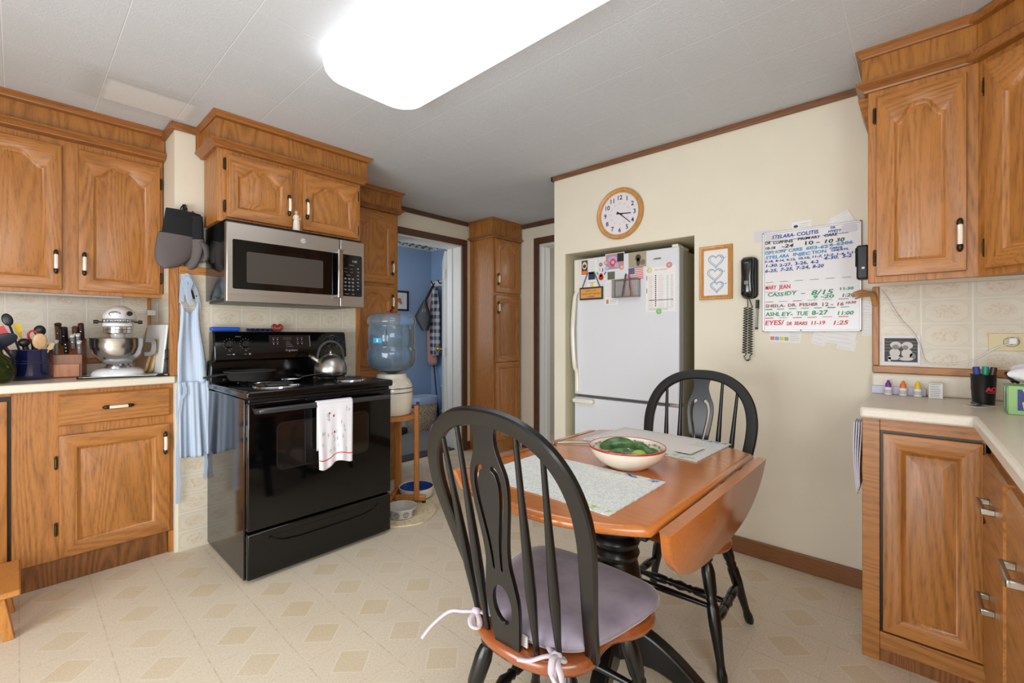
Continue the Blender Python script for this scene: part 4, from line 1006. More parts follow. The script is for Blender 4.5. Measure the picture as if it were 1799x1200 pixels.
for k in range(60):
    a = k * PI / 30; mb.disc(.128 * math.cos(a), .128 * math.sin(a), .0116, .0010, 0, .0004, 6)
mb.build('numerals', INKK, c)
mb = MB(T)
for k in range(1, 13):
    a = PI / 2 - k * PI / 6; mb.disc(.066 * math.cos(a), .066 * math.sin(a), .0114, .0105, 0, .0003, 10, ry=.007)
mb.build('inner_print', M('clock_pale_print', (212, 207, 210), .7), c)
def hand(name, ang, L, wd):
    a = math.radians(90 - ang); mb = MB(T @ RZ(a)); mb.prism([(-.022, -wd / 2), (L, -wd / 3), (L, wd / 3), (-.022, wd / 2)], .0135, .0145); mb.build(name, INKK, c)
hand('hour_hand', 96, .080, .008); hand('minute_hand', 131, .102, .0065)
hand('second_hand', 292, .020, .004)
# framed hearts
T = FX(2.617, 0.924, 1.366); W, H = .174, .298
c = thing('picture_frame', (2.6, .837, 1.366), 'gold wooden frame with three blue line hearts right of the fridge', 'picture')
mb = MB(T); o_ = [[(0, 0), (W, 0), (W, H), (0, H)]]
def fr(i): return [(i, i), (W - i, i), (W - i, H - i), (i, H - i)]
mb.rings([[(x, y, z) for x, y in fr(i)] for i, z in ((0, 0), (0, .014), (.004, .018), (.010, .016), (.014, .012), (.018, .015), (.022, .012), (.022, .004))], 0, False, False)
mb.build('frame', CW, c)
MB(T).box(.02, W - .02, .02, H - .02, 0, .006).build('print', M('print_cream', (226, 224, 222), .6), c)
HB = M('heart_blue', (140, 166, 196), .7)
for k, (cu_, cv, s) in enumerate(((.088, .215, .040), (.083, .140, .040), (.093, .072, .034))):
    pts = []
    for i in range(36):
        t = 2 * PI * i / 36; pts.append((cu_ + s * math.sin(t) ** 3 * 1.0, cv + s * (13 * math.cos(t) - 5 * math.cos(2 * t) - 2 * math.cos(3 * t) - math.cos(4 * t)) / 16, .0068))
    m2 = MB(T); m2.tube(pts, .0020, 5, closed=True); 
    m2.tube([(cu_ + (p[0] - cu_) * .78, cv + (p[1] - cv) * .78 + .002, .0068) for p in pts], .0012, 4, closed=True)
    m2.tube(cat([(cu_ + .02, cv + .02, .007), (cu_ + .045, cv + .012, .007), (cu_ + .052, cv + .018, .007)], 4), .0014, 4)
    m2.build('heart', HB, c)
# wall phone
c = thing('wall_phone', (2.58, .665, 1.36), 'black wall telephone with long coiled cord', 'telephone')
T = FX(2.617, .665, 1.36)
MB(T).rings([[(x, y, z) for x, y in rrect(-.036 + i, .040 - i, .0 + i, .218 - i, .024 - i * .5)] for i, z in ((0, 0), (0, .022), (.004, .028))]).build('wall_cradle', BLKPL, c, ang=50)
mb = MB(T); rs = []
for k in range(13):
    t = k / 12; v = .004 + .212 * t; d_ = .034 + .012 * (abs(2 * t - 1) ** 2) ; hw = .026 + .004 * abs(2 * t - 1)
    z0 = .030 + .010 * math.sin(PI * t); z1 = .064 + .006 * math.sin(PI * t)
    if k in (0, 12): z0 += .006; z1 -= .014; hw -= .006
    rs.append([(-hw, v, z0), (-hw, v, z1 - .008), (-hw + .008, v, z1), (hw - .008, v, z1), (hw, v, z1 - .008), (hw, v, z0)])
mb.rings(rs); hs = mb.build('handset', M('phone_gloss_black', (18, 18, 20), .15, coat=.6), c, ang=50)
MB(T).box(-.010, .010, .072, .090, .0695, .0712).build('logo_square', MIDGREY, hs)
mb = MB(T); pth = []
def coil(x0, z0, x1, z1, n):
    for k in range(n * 10):
        t = k / (n * 10); a = 2 * PI * k / 10; cx = x0 + (x1 - x0) * t; zz = z0 + (z1 - z0) * t
        pth.append((cx + .0098 * math.cos(a), zz, .022 + .0098 * math.sin(a)))
pth.append((-.004, .0, .03)); coil(-.014, -.045, -.022, -.290, 19)
for k in range(16):
    a = PI + PI * k / 15; q = 2 * PI * k * .45; pth.append((-.008 + .014 * math.cos(a) + .005 * math.cos(q), -.300 + .030 * math.sin(a) * .9, .022 + .005 * math.sin(q)))
coil(.006, -.290, .008, -.045, 19); pth.append((.004, .0, .03))
mb.tube(pth, .0024, 5); mb.build('coiled_cord', BLKPL, c, ang=80)
# marker on the wall left of the board
c = thing('dry_erase_marker', (2.6, .63, 1.205), 'slim dry-erase marker with black cap hanging left of the whiteboard', 'marker')
MB(FX(2.607, .632, 0)).cyl((0, 1.208, 0), (0.004, 1.308, 0), .0055, seg=10).build('barrel', M('marker_grey', (150, 150, 156), .5), c)
MB(FX(2.607, .632, 0)).cyl((0.004, 1.308, 0), (0.005, 1.352, 0), .0085, seg=10).build('cap', BLKPL, c)
MB(FX(2.607, .632, 0)).cyl((0, 1.198, 0), (0, 1.209, 0), .0068, seg=10).build('end_cap', BLKPL, c)

# whiteboard
T = FX(2.613, .602, 1.186); W, H = .407, .510
c = thing('whiteboard', (2.605, .4, 1.186), 'white dry-erase board covered with coloured handwriting beside the wall phone', 'whiteboard')
MB(T).box(0, W, 0, H, 0, .008).build('board', M('board_gloss_white', (226, 224, 226), .25), c)
mb = MB(T)
for a in ((0, W, 0, .008), (0, W, H - .008, H), (0, .008, 0, H), (W - .008, W, 0, H)): mb.box(a[0], a[1], a[2], a[3], 0, .013)
mb.build('frame', M('board_frame', (214, 214, 218), .35, metal=.3), c, bevel=.002)
for u in (.014, W - .075): MB(T).prism(rrect(u, u + .058, H - .048, H - .012, .010), .008, .0105).build('clip', M('clip_clear_grey', (204, 202, 208), .3), c)
q = MB(T @ TR(0, 0, .0108)); r = random.Random(11)
def hw(s, u, v, size, mi, wid, tilt=.0):
    words = s.split(' '); tot = sum(len(w_) for w_ in words) + .7 * (len(words) - 1); x = u; n_ = 0
    for w_ in words:
        wd = wid * len(w_) / tot
        half = max(1, (len(w_) + 1) // 2) if len(w_) > 5 else len(w_)
        parts = [w_[:half], w_[half:]] if half < len(w_) else [w_]
        for p_ in parts:
            pw_ = wid * len(p_) / tot
            q.fit(p_, x, v + tilt * (x - u) + r.uniform(-.0012, .0012), pw_ * .94, size * 1.18 * r.uniform(.95, 1.06), mi, r.uniform(.0, .22), r.uniform(-.03, .03)); x += pw_
        x += wid * .7 / tot
B_, LB, K_, R_, G_, N_ = 0, 1, 2, 3, 4, 5
hw('STELARA-COLITIS', .042, .474, .021, B_, .205); hw('DR', .290, .488, .012, B_, .020); hw('HYETT', .280, .472, .013, B_, .055)
hw('DR COPPINS', .012, .448, .018, K_, .125); hw('PRIMARY CARE', .155, .452, .014, K_, .165)
hw('10-18', .010, .424, .016, K_, .048); hw('-24', .085, .422, .020, K_, .055); hw('10 - 10 30', .180, .424, .020, K_, .165)
hw('OPTION CARE 603-626-6206', .010, .398, .017, LB, .370, .02)
hw('STELARA INJECTION', .012, .374, .018, LB, .265, .02); hw('CAROL', .285, .392, .010, B_, .055); hw('CHERYL', .292, .380, .010, B_, .070)
hw('7-18, 8-14, 9-12, 10-10, 11-7, 12-7, 1-4, 1-11', .010, .354, .012, B_, .375, .02)
hw('1-30. 2-27, 3-26, 4-2', .010, .330, .018, B_, .235); hw('4-30. 5-2', .262, .344, .017, B_, .110)
hw('6-25, 7-25, 7-24, 8-20', .010, .305, .018, B_, .255, .02)
for k in range(6): q.box(.015 + k * .064, .050 + k * .064, .252, .2535, 0, .0003, K_)
hw('MARY JEAN', .012, .216, .024, R_, .118)
hw('CASSIDY -', .022, .182, .022, G_, .165); hw('8/15', .210, .178, .028, G_, .095); hw('11:30', .322, .194, .014, G_, .055); hw('9 -20', .218, .160, .018, G_, .088); hw('1:20', .330, .162, .018, G_, .050)
hw('SHEILA- DR. FISHER', .012, .124, .018, N_, .228); hw('12 - 16', .252, .122, .020, N_, .085); hw('10:30', .345, .128, .012, N_, .042)
hw('ASHLEY- TUE 8-27', .014, .080, .024, G_, .270); hw('11:00', .312, .076, .022, G_, .065)
hw('EYES/', .010, .034, .028, R_, .092); hw('DR SEARS 11-19', .108, .032, .020, R_, .160); hw('1:25', .295, .032, .021, R_, .062)
for (v, n, mi, hh) in ((.151, 6, N_, .0024), (.112, 7, G_, .0034), (.068, 6, R_, .0026), (.202, 4, R_, .0008), (.460, 6, B_, .002), (.412, 6, K_, .0016)):
    st = .37 / n
    for k in range(n): q.box(.012 + k * st, .012 + k * st + st * .62, v + r.uniform(-.001, .001), v + hh, 0, .0003, mi)
q.build('handwriting', [INKB, INKLB, INKK, INKR, INKG, INKBR], c)
mb = MB(T); mb.disc(.170, .006, .0145, .0035, 0, .001); mb.build('screw', GREYM, c)
# papers behind and around the board
def pr_l(n): return lambda q, W, H: lines(q, .006, W - .006, .008, H - .010, n, .0012, 0)
card('taped_note', .646, .566, 1.656, 1.712, M('note_lilac_white', (216, 210, 216), .8), 'pale lilac note taped left of the whiteboard top', 'paper', x=2.6165, prints=pr_l(4), mats=[M('faint_print', (190, 188, 200), .8)])
card('business_card', .474, .390, 1.684, 1.734, PAPER, 'small printed card with dark oval logo above the whiteboard', 'card', x=2.6165, prints=lambda q, W, H: (q.disc(.018, H * .55, .0004, .010, 1, .0004, ry=.007), lines(q, .034, W - .005, .014, .036, 3, .0012, 0)), mats=[MIDGREY, M('logo_dark', (60, 66, 76), .6)], rot=.03)
card('taped_paper', .368, .262, 1.640, 1.705, PAPER, 'white paper slip sticking up at a slant behind the whiteboard top', 'paper', x=2.6160, prints=pr_l(5), mats=[M('faint_print2', (196, 196, 206), .8)], rot=.62)
card('taped_paper', .300, .222, 1.650, 1.745, PAPER, 'white paper leaning the other way at the whiteboard top right', 'paper', x=2.6146, prints=pr_l(6), mats=[M('faint_print3', (200, 200, 210), .8)], rot=.45)
card('reminder_card', .572, .432, 1.130, 1.196, PAPER, 'white card with coloured squares below the whiteboard', 'card', x=2.6165, prints=lambda q, W, H: ([q.box(.004 + k * .021, .022 + k * .021, .010, .028, 0, .0004, k) for k in range(4)], lines(q, .09, W - .006, .012, .05, 5, .0010, 4)), mats=[M('sq_red', (216, 120, 96), .6), M('sq_blue', (110, 170, 206), .6), M('sq_yellow', (226, 196, 90), .6), M('sq_green', (150, 180, 90), .6), MIDGREY], rot=-.05)
card('hanging_paper', .385, .325, 1.120, 1.195, PAPER, 'narrow white slip hanging lower right below the whiteboard', 'paper', x=2.6165, prints=pr_l(4), mats=[M('faint_print4', (180, 184, 196), .8)], rot=-.3)
card('hanging_paper', .330, .215, 1.125, 1.200, PAPER, 'wide white sheet hanging at the lower right corner of the whiteboard', 'paper', x=2.6150, prints=pr_l(4), mats=[M('faint_print5', (190, 192, 202), .8)], rot=-.16)
card('hanging_paper', .285, .215, 1.098, 1.150, PAPER, 'lowest white slip under the lower right corner of the whiteboard', 'paper', x=2.6168, prints=pr_l(3), mats=[M('faint_print6', (180, 184, 196), .8)], rot=-.2)
card('pinned_note', .196, .156, 1.262, 1.325, PAPER, 'small note pinned between the whiteboard and the oak trim', 'paper', x=2.6150, prints=pr_l(4), mats=[M('faint_print7', (180, 184, 200), .8)], rot=-.08)
card('pinned_note', .196, .158, 1.165, 1.258, PAPER, 'tall pale note pinned below the small note beside the trim', 'paper', x=2.6165, prints=pr_l(6), mats=[M('faint_print8', (206, 204, 206), .8)])
# black wall device on the side of the cabinet
c = thing('cordless_phone', (2.42, .18, 1.41), 'black handheld phone mounted on the side of the right wall cabinet', 'telephone')
T = Matrix(((0, 0, -1, 2.405), (-1, 0, 0, .21), (0, 1, 0, 1.415), (0, 0, 0, 1)))
MB(TR(2.43, .158, 1.405) @ RXm(math.radians(0))).box(-.028, .028, -.002, .040, .0, .145).build('body', BLKPL, c, bevel=.008, seg=3)
MB(TR(2.43, .158, 1.405)).box(-.024, .024, .038, .044, .055, .135).build('screen', BLKGL, c, bevel=.002)
MB(TR(2.43, .158, 1.405)).box(-.034, .010, .010, .022, .042, .052).build('belt_clip', WHITEP, c, bevel=.003)
# wooden grasping hook
c = thing('wooden_hand_hook', (2.56, .16, 1.32), 'carved wooden hand-shaped hook sticking out from the corner of the oak trim', 'hook')
HK = oak('hook_wood', 1, (190, 138, 88), (140, 92, 52), ring=.2)
mb = MB()
mb.tube(cat([(2.606, .145, 1.300), (2.590, .150, 1.335), (2.572, .158, 1.352), (2.560, .172, 1.352)], 5), .012, 10, scales=None)
mb.build('wrist', HK, c, ang=60)
for k, (dz, dy, ex) in enumerate(((.012, .055, .0), (.004, .066, .008), (-.006, .060, .012), (-.014, .046, .002))):
    MB().tube(cat([(2.562, .168, 1.352 + dz * .4), (2.550 - ex, .190, 1.356 + dz), (2.540 - ex, .178 + dy * .75, 1.346 + dz)], 5), .0058, 8, scales=[1.1 - .5 * i / 10 for i in range(11)]).build('finger', HK, c, ang=60)

# ---------------------------------------------------------------- right counter things
T = FX(2.603, .122, 1.0365)
mb = MB(T).box(0, .127, 0, .131, 0, .002); c = one(mb, 'photograph', PAPER, 'black and white photograph of two seated children leaning on the tiles', 'photo')
GR = [M('bw_dark', (44, 40, 40), .5), M('bw_light', (206, 202, 198), .5), M('bw_mid', (130, 126, 122), .5)]
q = MB(T @ TR(0, 0, .0022)); q.box(.008, .118, .014, .118, 0, .0003, 0)
for k in range(4): q.box(.008, .118, .060 + k * .014, .062 + k * .014, 0, .0005, 2)
q.disc(.046, .088, .0010, .019, 1, .0003, ry=.015); q.disc(.046, .079, .0013, .011, 2, .0003); q.disc(.084, .086, .0010, .019, 1, .0003, ry=.016); q.disc(.078, .077, .0013, .010, 2, .0003)
q.disc(.043, .054, .0012, .018, 1, .0003, ry=.019); q.disc(.083, .052, .0012, .018, 1, .0003, ry=.020); q.disc(.040, .032, .0014, .022, 1, .0003, ry=.010); q.disc(.080, .028, .0014, .024, 1, .0003, ry=.008); q.disc(.102, .040, .0012, .010, 2, .0003, ry=.014)
q.box(.02, .030, .016, .034, 0, .0014, 1)
q.build('picture', GR, c)
c = thing('wall_outlet', (2.605, -.28, 1.105), 'almond double wall outlet plate on the right tiled wall', 'outlet')
T = FX(2.609, -.205, 1.106)
ALM = M('almond_plastic', (220, 204, 160), .4)
MB(T).box(0, .190, 0, .070, 0, .006).build('plate', ALM, c, bevel=.002)
for u in (.062, .128):
    mb = MB(T); mb.holes([[(u + .022 * math.cos(a), .035 + .019 * math.sin(a)) for a in [2 * PI * i / 20 for i in range(20)]], [(u + .0205 * math.cos(a), .035 + .0175 * math.sin(a)) for a in [2 * PI * i / 20 for i in range(20)]]], .006, .0072); mb.build('socket_ring', BROWNP, c)
    mb = MB(T)
    for s in (-1, 1): mb.box(u + s * .008 - .0012, u + s * .008 + .0012, .036, .046, .006, .0068)
    mb.disc(u, .026, .0070, .003); mb.build('socket_slots', INKK, c)
c = thing('charger', (2.59, -.26, 1.12), 'small white plug-in charger with thin white cord up the tiles', 'charger')
MB(T).box(.052, .076, .026, .052, .0075, .036).build('plug', WHITEP, c, bevel=.004)
def wl(y, z, x=2.603): return (x, y, z)
MB().tube(cat([(2.575, -.268, 1.136), (2.585, -.225, 1.118), (2.594, -.150, 1.062), (2.597, -.06, 1.048), (2.597, -.018, 1.062), (2.594, -.004, 1.120), (2.594, .018, 1.176), (2.594, .062, 1.24), (2.59, .105, 1.330), (2.585, .128, 1.371)], 8), .0022, 6).build('cord', WHITEP, c, ang=60)
# box of strips lying at the back
one(MB().box(2.555, 2.574, -.022, .156, .911, .945), 'long_narrow_box', M('box_lilac_white', (206, 204, 222), .5), 'long narrow pale box lying against the right backsplash behind the dropper bottles', 'box', bevel=.002)
for y, mt, nm in ((.098, PURPLE, 'purple'), (.050, ORANGE, 'orange'), (.004, YELLOW, 'yellow')):
    x = 2.528
    c = thing('dropper_bottle', (x, y, .911), 'small white dropper bottle with %s cap on the right worktop' % nm, 'bottle', 'dropper bottles on the right worktop')
    MB().lathe([(0, .9115), (.0125, .9115), (.0135, .914), (.0135, .938), (.010, .944), (.006, .946), (0, .946)], (x, y, 0), 18, capa=False, capb=False).build('bottle', WHITEP, c, ang=50)
    MB().lathe([(0, .945), (.0105, .945), (.0100, .958), (.0055, .966), (.0045, .973), (0, .975)], (x, y, 0), 16, capa=False, capb=False).build('cap', mt, c, ang=50)
    MB().lathe([(.01362, .918), (.01362, .934)], (x, y, 0), 18, capa=False, capb=False).build('label_band', M('bottle_label', (196, 196, 200), .7), c)
c = one(MB(TR(2.512, -.050, .911) @ RZ(.06)).box(-.011, .011, -.021, .021, 0, .062), 'pill_box', PAPER, 'small upright white printed carton beside the yellow-capped bottle', 'box', bevel=.001)
q = MB(TR(2.512, -.050, .911) @ RZ(.06) @ FX(-.0111, .021, 0)); lines(q, .004, .038, .006, .056, 8, .0018, 0); q.build('print', MIDGREY, c)
# marker cup
CX_, CY_ = 2.420, -.178
c = thing('marker_cup', (CX_, CY_, .911), 'black plastic cup with red lettering holding markers on the right worktop', 'cup')
MB().lathe([(0, .9115), (.030, .9115), (.035, 1.018), (.0375, 1.022), (.0355, 1.022), (.0335, 1.016), (.028, .918), (0, .917)], (CX_, CY_, 0), 36, capa=False, capb=False).build('cup_body', BLKPL, c, ang=50)
def wrap(c0, a0):
    def fn(p): 
        rr = .0302 + (p.y / .107) * .0050 + p.z; a = a0 + p.x / .0335
        return Vector((c0[0] + rr * math.cos(a), c0[1] + rr * math.sin(a), .9115 + p.y))
    return fn
CRED = M('cup_red', (214, 56, 80), .5)
def wtext(s, a0, v, size, sx=1.0):
    mb = MB(); cu = bpy.data.curves.new('t', 'FONT'); cu.body = s; cu.size = size; cu.extrude = .0003; cu.align_x = 'CENTER'; cu.offset = .0012 if size > .01 else .0002
    mb._curve(cu, Matrix.Translation((0, v, .0006)) @ Matrix.Diagonal((sx, 1, 1, 1)), 0, wrap((CX_, CY_), a0)); return mb
fa = math.atan2(-CY_, -CX_)            # the side turned to the room
wtext('ACE', fa + .80, .050, .021, 1.0).build('lettering', CRED, c)
wtext('Hardware', fa + .80, .043, .0062, 1.3).build('small_lettering', CRED, c)
wtext('ACE', fa - 1.95, .050, .021).build('lettering', CRED, c)
mb = MB(); wf = wrap((CX_, CY_), fa + .42)
for nm, dx, dy, ln, mt, lb, rr in (('marker', -.012, .016, .130, INKB, 'thick marker with blue cap in the black cup', .0095), ('marker', .008, .018, .128, BROWNP, 'thin dark brown marker behind the green one in the black cup', .0065), ('marker', -.008, -.004, .132, GREEN, 'thick marker with green cap in the black cup', .0095), ('marker', -.006, -.021, .130, BROWNP, 'thick marker with dark brown cap at the right of the black cup', .0095)):
    b0 = Vector((CX_ + dx * .5, CY_ + dy * .5, .920)); b1 = Vector((CX_ + dx * 1.25, CY_ + dy * 1.25, .920 + ln)); m_ = b0.lerp(b1, .62)
    c2 = thing(nm, (CX_ + dx, CY_ + dy, .92), lb, 'marker', 'markers in the black cup')
    MB().cyl(b0, m_, rr * .85, seg=12).build('barrel', WHITEP, c2); MB().turn(m_, b1, [(0, rr), (.9, rr * .98), (1, rr * .9)], 14).build('cap', mt, c2)
mb = MB(TR(2.345, -.165, .9105) @ RZ(math.radians(-42))).box(-.045, .045, -.022, .022, 0, .0015); c = one(mb, 'small_booklet', PAPER, 'small white paper lying in front of the marker cup', 'paper')
q = MB(TR(2.345, -.165, .9122) @ RZ(math.radians(-42))); lines(q, -.04, .038, -.018, .014, 8, .0016, 0); q.build('print', MIDGREY, c)
mb = MB(TR(2.352, -.155, .9135) @ RZ(math.radians(15))); mb.tube([(-.03, 0, .004), (.0, .004, .006), (.03, .002, .004)], .004, 8); mb.tube([(-.02, .008, .004), (.012, -.008, .004)], .003, 8); one(mb, 'small_clip', GREYM, 'little dark metal clip on the paper by the marker cup', 'clip')
# tissue box
c = thing('tissue_box', (2.24, -.27, .911), 'green and yellow patterned tissue box on the right worktop', 'tissue box')
TG = [M('tissue_green', (146, 190, 124), .5), M('tissue_yellow', (208, 204, 128), .5), M('tissue_blue', (52, 62, 120), .5), M('tissue_pale', (190, 214, 206), .5), M('tissue_leaf', (70, 170, 90), .5)]
TT = TR(2.172, -.216, .911)
MB(TT).box(0, .12, -.235, 0, 0, .092).build('carton', TG[0], c, bevel=.001)
q = MB(TT @ FX(0, 0, 0)); q.box(.020, .230, .014, .082, 0, .0004, 1)
q.prism([(.020, .014), (.034, .014), (.030, .040), (.045, .052), (.070, .056), (.060, .064), (.040, .060), (.030, .082), (.020, .082)], .0004, .0008, 2)
q.prism([(.036, .020), (.046, .014), (.052, .030), (.050, .050), (.042, .052), (.034, .036)], .0004, .0009, 4); q.prism([(.052, .018), (.060, .030), (.056, .048), (.050, .052)], .0004, .0009, 3)
q.prism([(.046, .060), (.060, .072), (.070, .082), (.050, .082), (.040, .070)], .0004, .0009, 4)
q.prism([(.085, .02), (.12, .03), (.13, .06), (.10, .07), (.09, .05)], .0004, .0009, 2); q.prism([(.14, .02), (.17, .03), (.18, .07), (.15, .06)], .0004, .0009, 4); q.disc(.082, .022, .0009, .006, 5, .0003)
q.build('leaf_pattern', TG + [ORANGE], c)
q = MB(TT @ Matrix(((1, 0, 0, 0), (0, 0, 1, 0), (0, 1, 0, 0), (0, 0, 0, 1)))); r = random.Random(5)
for k in range(9): 
    x = .008 + k * .012; q.prism([(x, .006 + r.random() * .02), (x + .008, .01), (x + .011, .05 + r.random() * .02), (x + .004, .086), (x - .002, .05)], 0, .0005 + .0002 * (k % 2), (k * 2 + 1) % 5)
q.build('side_pattern', TG, c)
mb = MB(TR(2.235, -.31, 1.006)); r = random.Random(8)
def bag(u, v):
    a = 2 * PI * u; b = PI * v; rr = 1 + .10 * math.sin(5 * a + 3 * b) + .07 * math.sin(9 * a - 2 * b)
    return (.055 * rr * math.sin(b) * math.cos(a), .085 * rr * math.sin(b) * math.sin(a), .034 + .034 * rr * -math.cos(b))
mb.grid(bag, 36, 18); one(mb, 'plastic_bag', M('thin_white_plastic', (226, 226, 230), .35), 'crumpled white plastic bag resting on the tissue box', 'bag', ang=60)
mb = MB(); mb.tube(cat([(2.29, -.240, 1.008), (2.305, -.234, 1.022), (2.325, -.226, 1.036)], 4), .006, 6); mb.tube(cat([(2.29, -.250, 1.007), (2.310, -.240, 1.014), (2.325, -.232, 1.018)], 4), .005, 6)
one(mb, 'dark_eyeglasses_arm', BLKPL, 'dark plastic arms poking out behind the tissue box', 'glasses')
# notepads hanging by the cabinet side
mb = MB()
for k in range(4):
    y = .158 + k * .007
    mb.grid(lambda u, v, y=y, k=k: (2.10 + .10 * u, y + .010 * math.sin(v * 2.6 + k * .5) * v, .845 - v * (.24 + .01 * k)), 4, 14)
one(mb, 'hanging_notepads', M('pad_white', (214, 212, 222), .8), 'bundle of white paper pads hanging on the side of the right base cabinet', 'paper', solid=.003)

# ---------------------------------------------------------------- left counter things
ZC = .9505
c = thing('glass_cutting_board', (.37, 3.13, ZC), 'pale green glass board with black corner feet under the stand mixer', 'cutting board')
bd = [(.205, 3.050), (.540, 2.960), (.560, 3.33), (.285, 3.41)]
MB().prism(bd, .9565, .9605).build('glass', GLASSC, c)
for x, y in ((.225, 3.062), (.520, 2.978), (.540, 3.31), (.30, 3.39)): MB().lathe([(0, ZC), (.019, ZC), (.021, .958), (.012, .9635), (0, .9645)], (x, y, 0), 16, sx=1.4, sy=.8, capa=False, capb=False).build('rubber_foot', BLKRUB, c)
# stand mixer
MX, MY = .362, 3.130
fdir = Vector((-MX, -MY, 0)).normalized(); fang = math.atan2(fdir.y, fdir.x) + math.radians(-6)
TM = TR(MX, MY, .9608) @ RZ(fang)         # local +x points at the room
MW = M('mixer_white_enamel', (232, 232, 236), .12, coat=.6)
c = thing('stand_mixer', (MX, MY, .9608), 'white tilt-head stand mixer with steel bowl on the left worktop', 'mixer')
mb = MB(TM); rs = []
def ov(a, hx0, hx1, hy): return (((hx1 if math.cos(a) > 0 else hx0) * abs(math.cos(a)) ** .75) * (1 if math.cos(a) > 0 else -1), hy * abs(math.sin(a)) ** .75 * (1 if math.sin(a) > 0 else -1))
for k, z in ((1, 0), (1.0, .010), (.94, .022), (.80, .032), (.62, .038)):
    rs.append([ov(2 * PI * i / 40, .185 * k, .125 * k, .106 * k) + (z,) for i in range(40)])
mb.rings(rs); mb.build('base', MW, c, ang=60)
mb = MB(TM); rs = []
for z, x0, x1, hy in ((.03, -.18, -.10, .050), (.10, -.172, -.112, .040), (.20, -.170, -.105, .042), (.265, -.175, -.08, .050)):
    rs.append([((x0 + x1) / 2 + (x1 - x0) / 2 * math.cos(2 * PI * i / 20), hy * math.sin(2 * PI * i / 20), z) for i in range(20)])
mb.rings(rs); mb.build('column', MW, c, ang=60)
mb = MB(TM); rs = []
for k in range(15):
    t = k / 14; x = -.205 + .300 * t; e = math.sin(PI * min(max(t * .96 + .02, 0), 1)) ** .42
    if k in (0, 14): e *= .45
    rs.append([(x, .068 * e * (math.cos(a) if math.sin(a) >= 0 else math.copysign(abs(math.cos(a)) ** .35, math.cos(a))), .300 + (.066 if math.sin(a) > 0 else .036) * e * math.sin(a)) for a in [2 * PI * i / 36 for i in range(36)]])
mb.rings(rs); hd = mb.build('motor_head', MW, c, ang=60)
MB(TM).lathe([(.052, .250), (.060, .254), (.061, .266), (.056, .272)], (.03, 0, 0), 32).build('lower_collar', MW, c)
MB(TM).lathe([(.050, .236), (.057, .239), (.057, .248), (.052, .252)], (.03, 0, 0), 32).build('chrome_ring', CHROME, c)
MB(TM).lathe([(.038, .212), (.056, .218), (.057, .236), (.05, .240)], (.03, 0, 0), 32).build('beater_housing', STEELR, c)
MB(TM).cyl((.03, 0, .10), (.03, 0, .215), .022, .030, 18).build('beater_shaft', MW, c)
bn = MB(TM)
for s in (-1, 1): bn.grid(lambda u, v, s=s: (-.15 + .235 * u, s * .0675 * (math.sin(PI * min(max((.055 + .235 * u) / .30 * .96 + .02, 0), 1)) ** .42 + .014), .272 + .017 * v), 16, 1)
bn.grid(lambda u, v: (.0875 + .008 * math.cos((u - .5) * PI), .054 * (2 * u - 1), .272 + .017 * v), 12, 1)
bn.build('trim_band', CHROME, hd, solid=.002)
q = MB(TM @ Matrix(((0, 0, 1, .0965), (1, 0, 0, 0), (0, 1, 0, 0), (0, 0, 0, 1)))); q.text('KitchenAid', 0, .2745, 0, .0155, 0, 'CENTER', off=.0003, sx=1.25); q.build('brand_lettering', INKK, hd)
MB(TM).sphere((.083, -.006, .316), .007, .024, .014, 20).build('hub_badge', STEELR, hd)
MB(TM).turn((.070, .046, .318), (.100, .056, .318), [(0, .008), (.4, .006), (.6, .013), (1, .011)], 14).build('hub_knob', BLKPL, hd)
for s in (-1, 1): MB(TM).turn((.0, s * .062, .276), (.0, s * .098, .276), [(0, .004), (.45, .004), (.5, .010), (1, .009)], 12).build('side_lever', BLKPL, hd)
BR = [(.050, .033), (.052, .046), (.044, .050), (.050, .056), (.078, .078), (.100, .112), (.109, .150), (.112, .188), (.115, .192), (.1125, .1935), (.109, .188), (.106, .150), (.097, .113), (.075, .080), (.03, .062), (0, .060)]
b = MB(TM).lathe(BR, (.03, 0, 0), 48, capa=True, capb=False).build('mixing_bowl', STEELR, c, ang=60)
MB(TM).sweep(cat([(.005, .110, .178), (.0, .140, .176), (-.003, .146, .150), (0, .140, .110), (.005, .106, .104)], 6), [(-.002, -.010), (.002, -.010), (.002, .010), (-.002, .010)], (1, 0, 0)).build('bowl_handle', M('bowl_handle_steel', (120, 120, 122), .5, metal=.8), b)
one(MB().tube(cat([(.43, 3.30, 1.15), (.445, 3.36, 1.24), (.47, 3.46, 1.300), (.515, 3.45, 1.305), (.546, 3.40, 1.300)], 8), .0035, 6).box(.520, .561, 3.375, 3.41, 1.285, 1.315), 'mixer_power_cord', WHITEP, 'white power cord running from the mixer to the side wall outlet', 'cord', ang=60)
c = one(MB().box(.5575, .5618, 3.33, 3.44, 1.24, 1.36), 'side_wall_outlet', M('outlet_white', (226, 222, 210), .4), 'white outlet plate on the tiled chimney side by the mixer', 'outlet', bevel=.002)
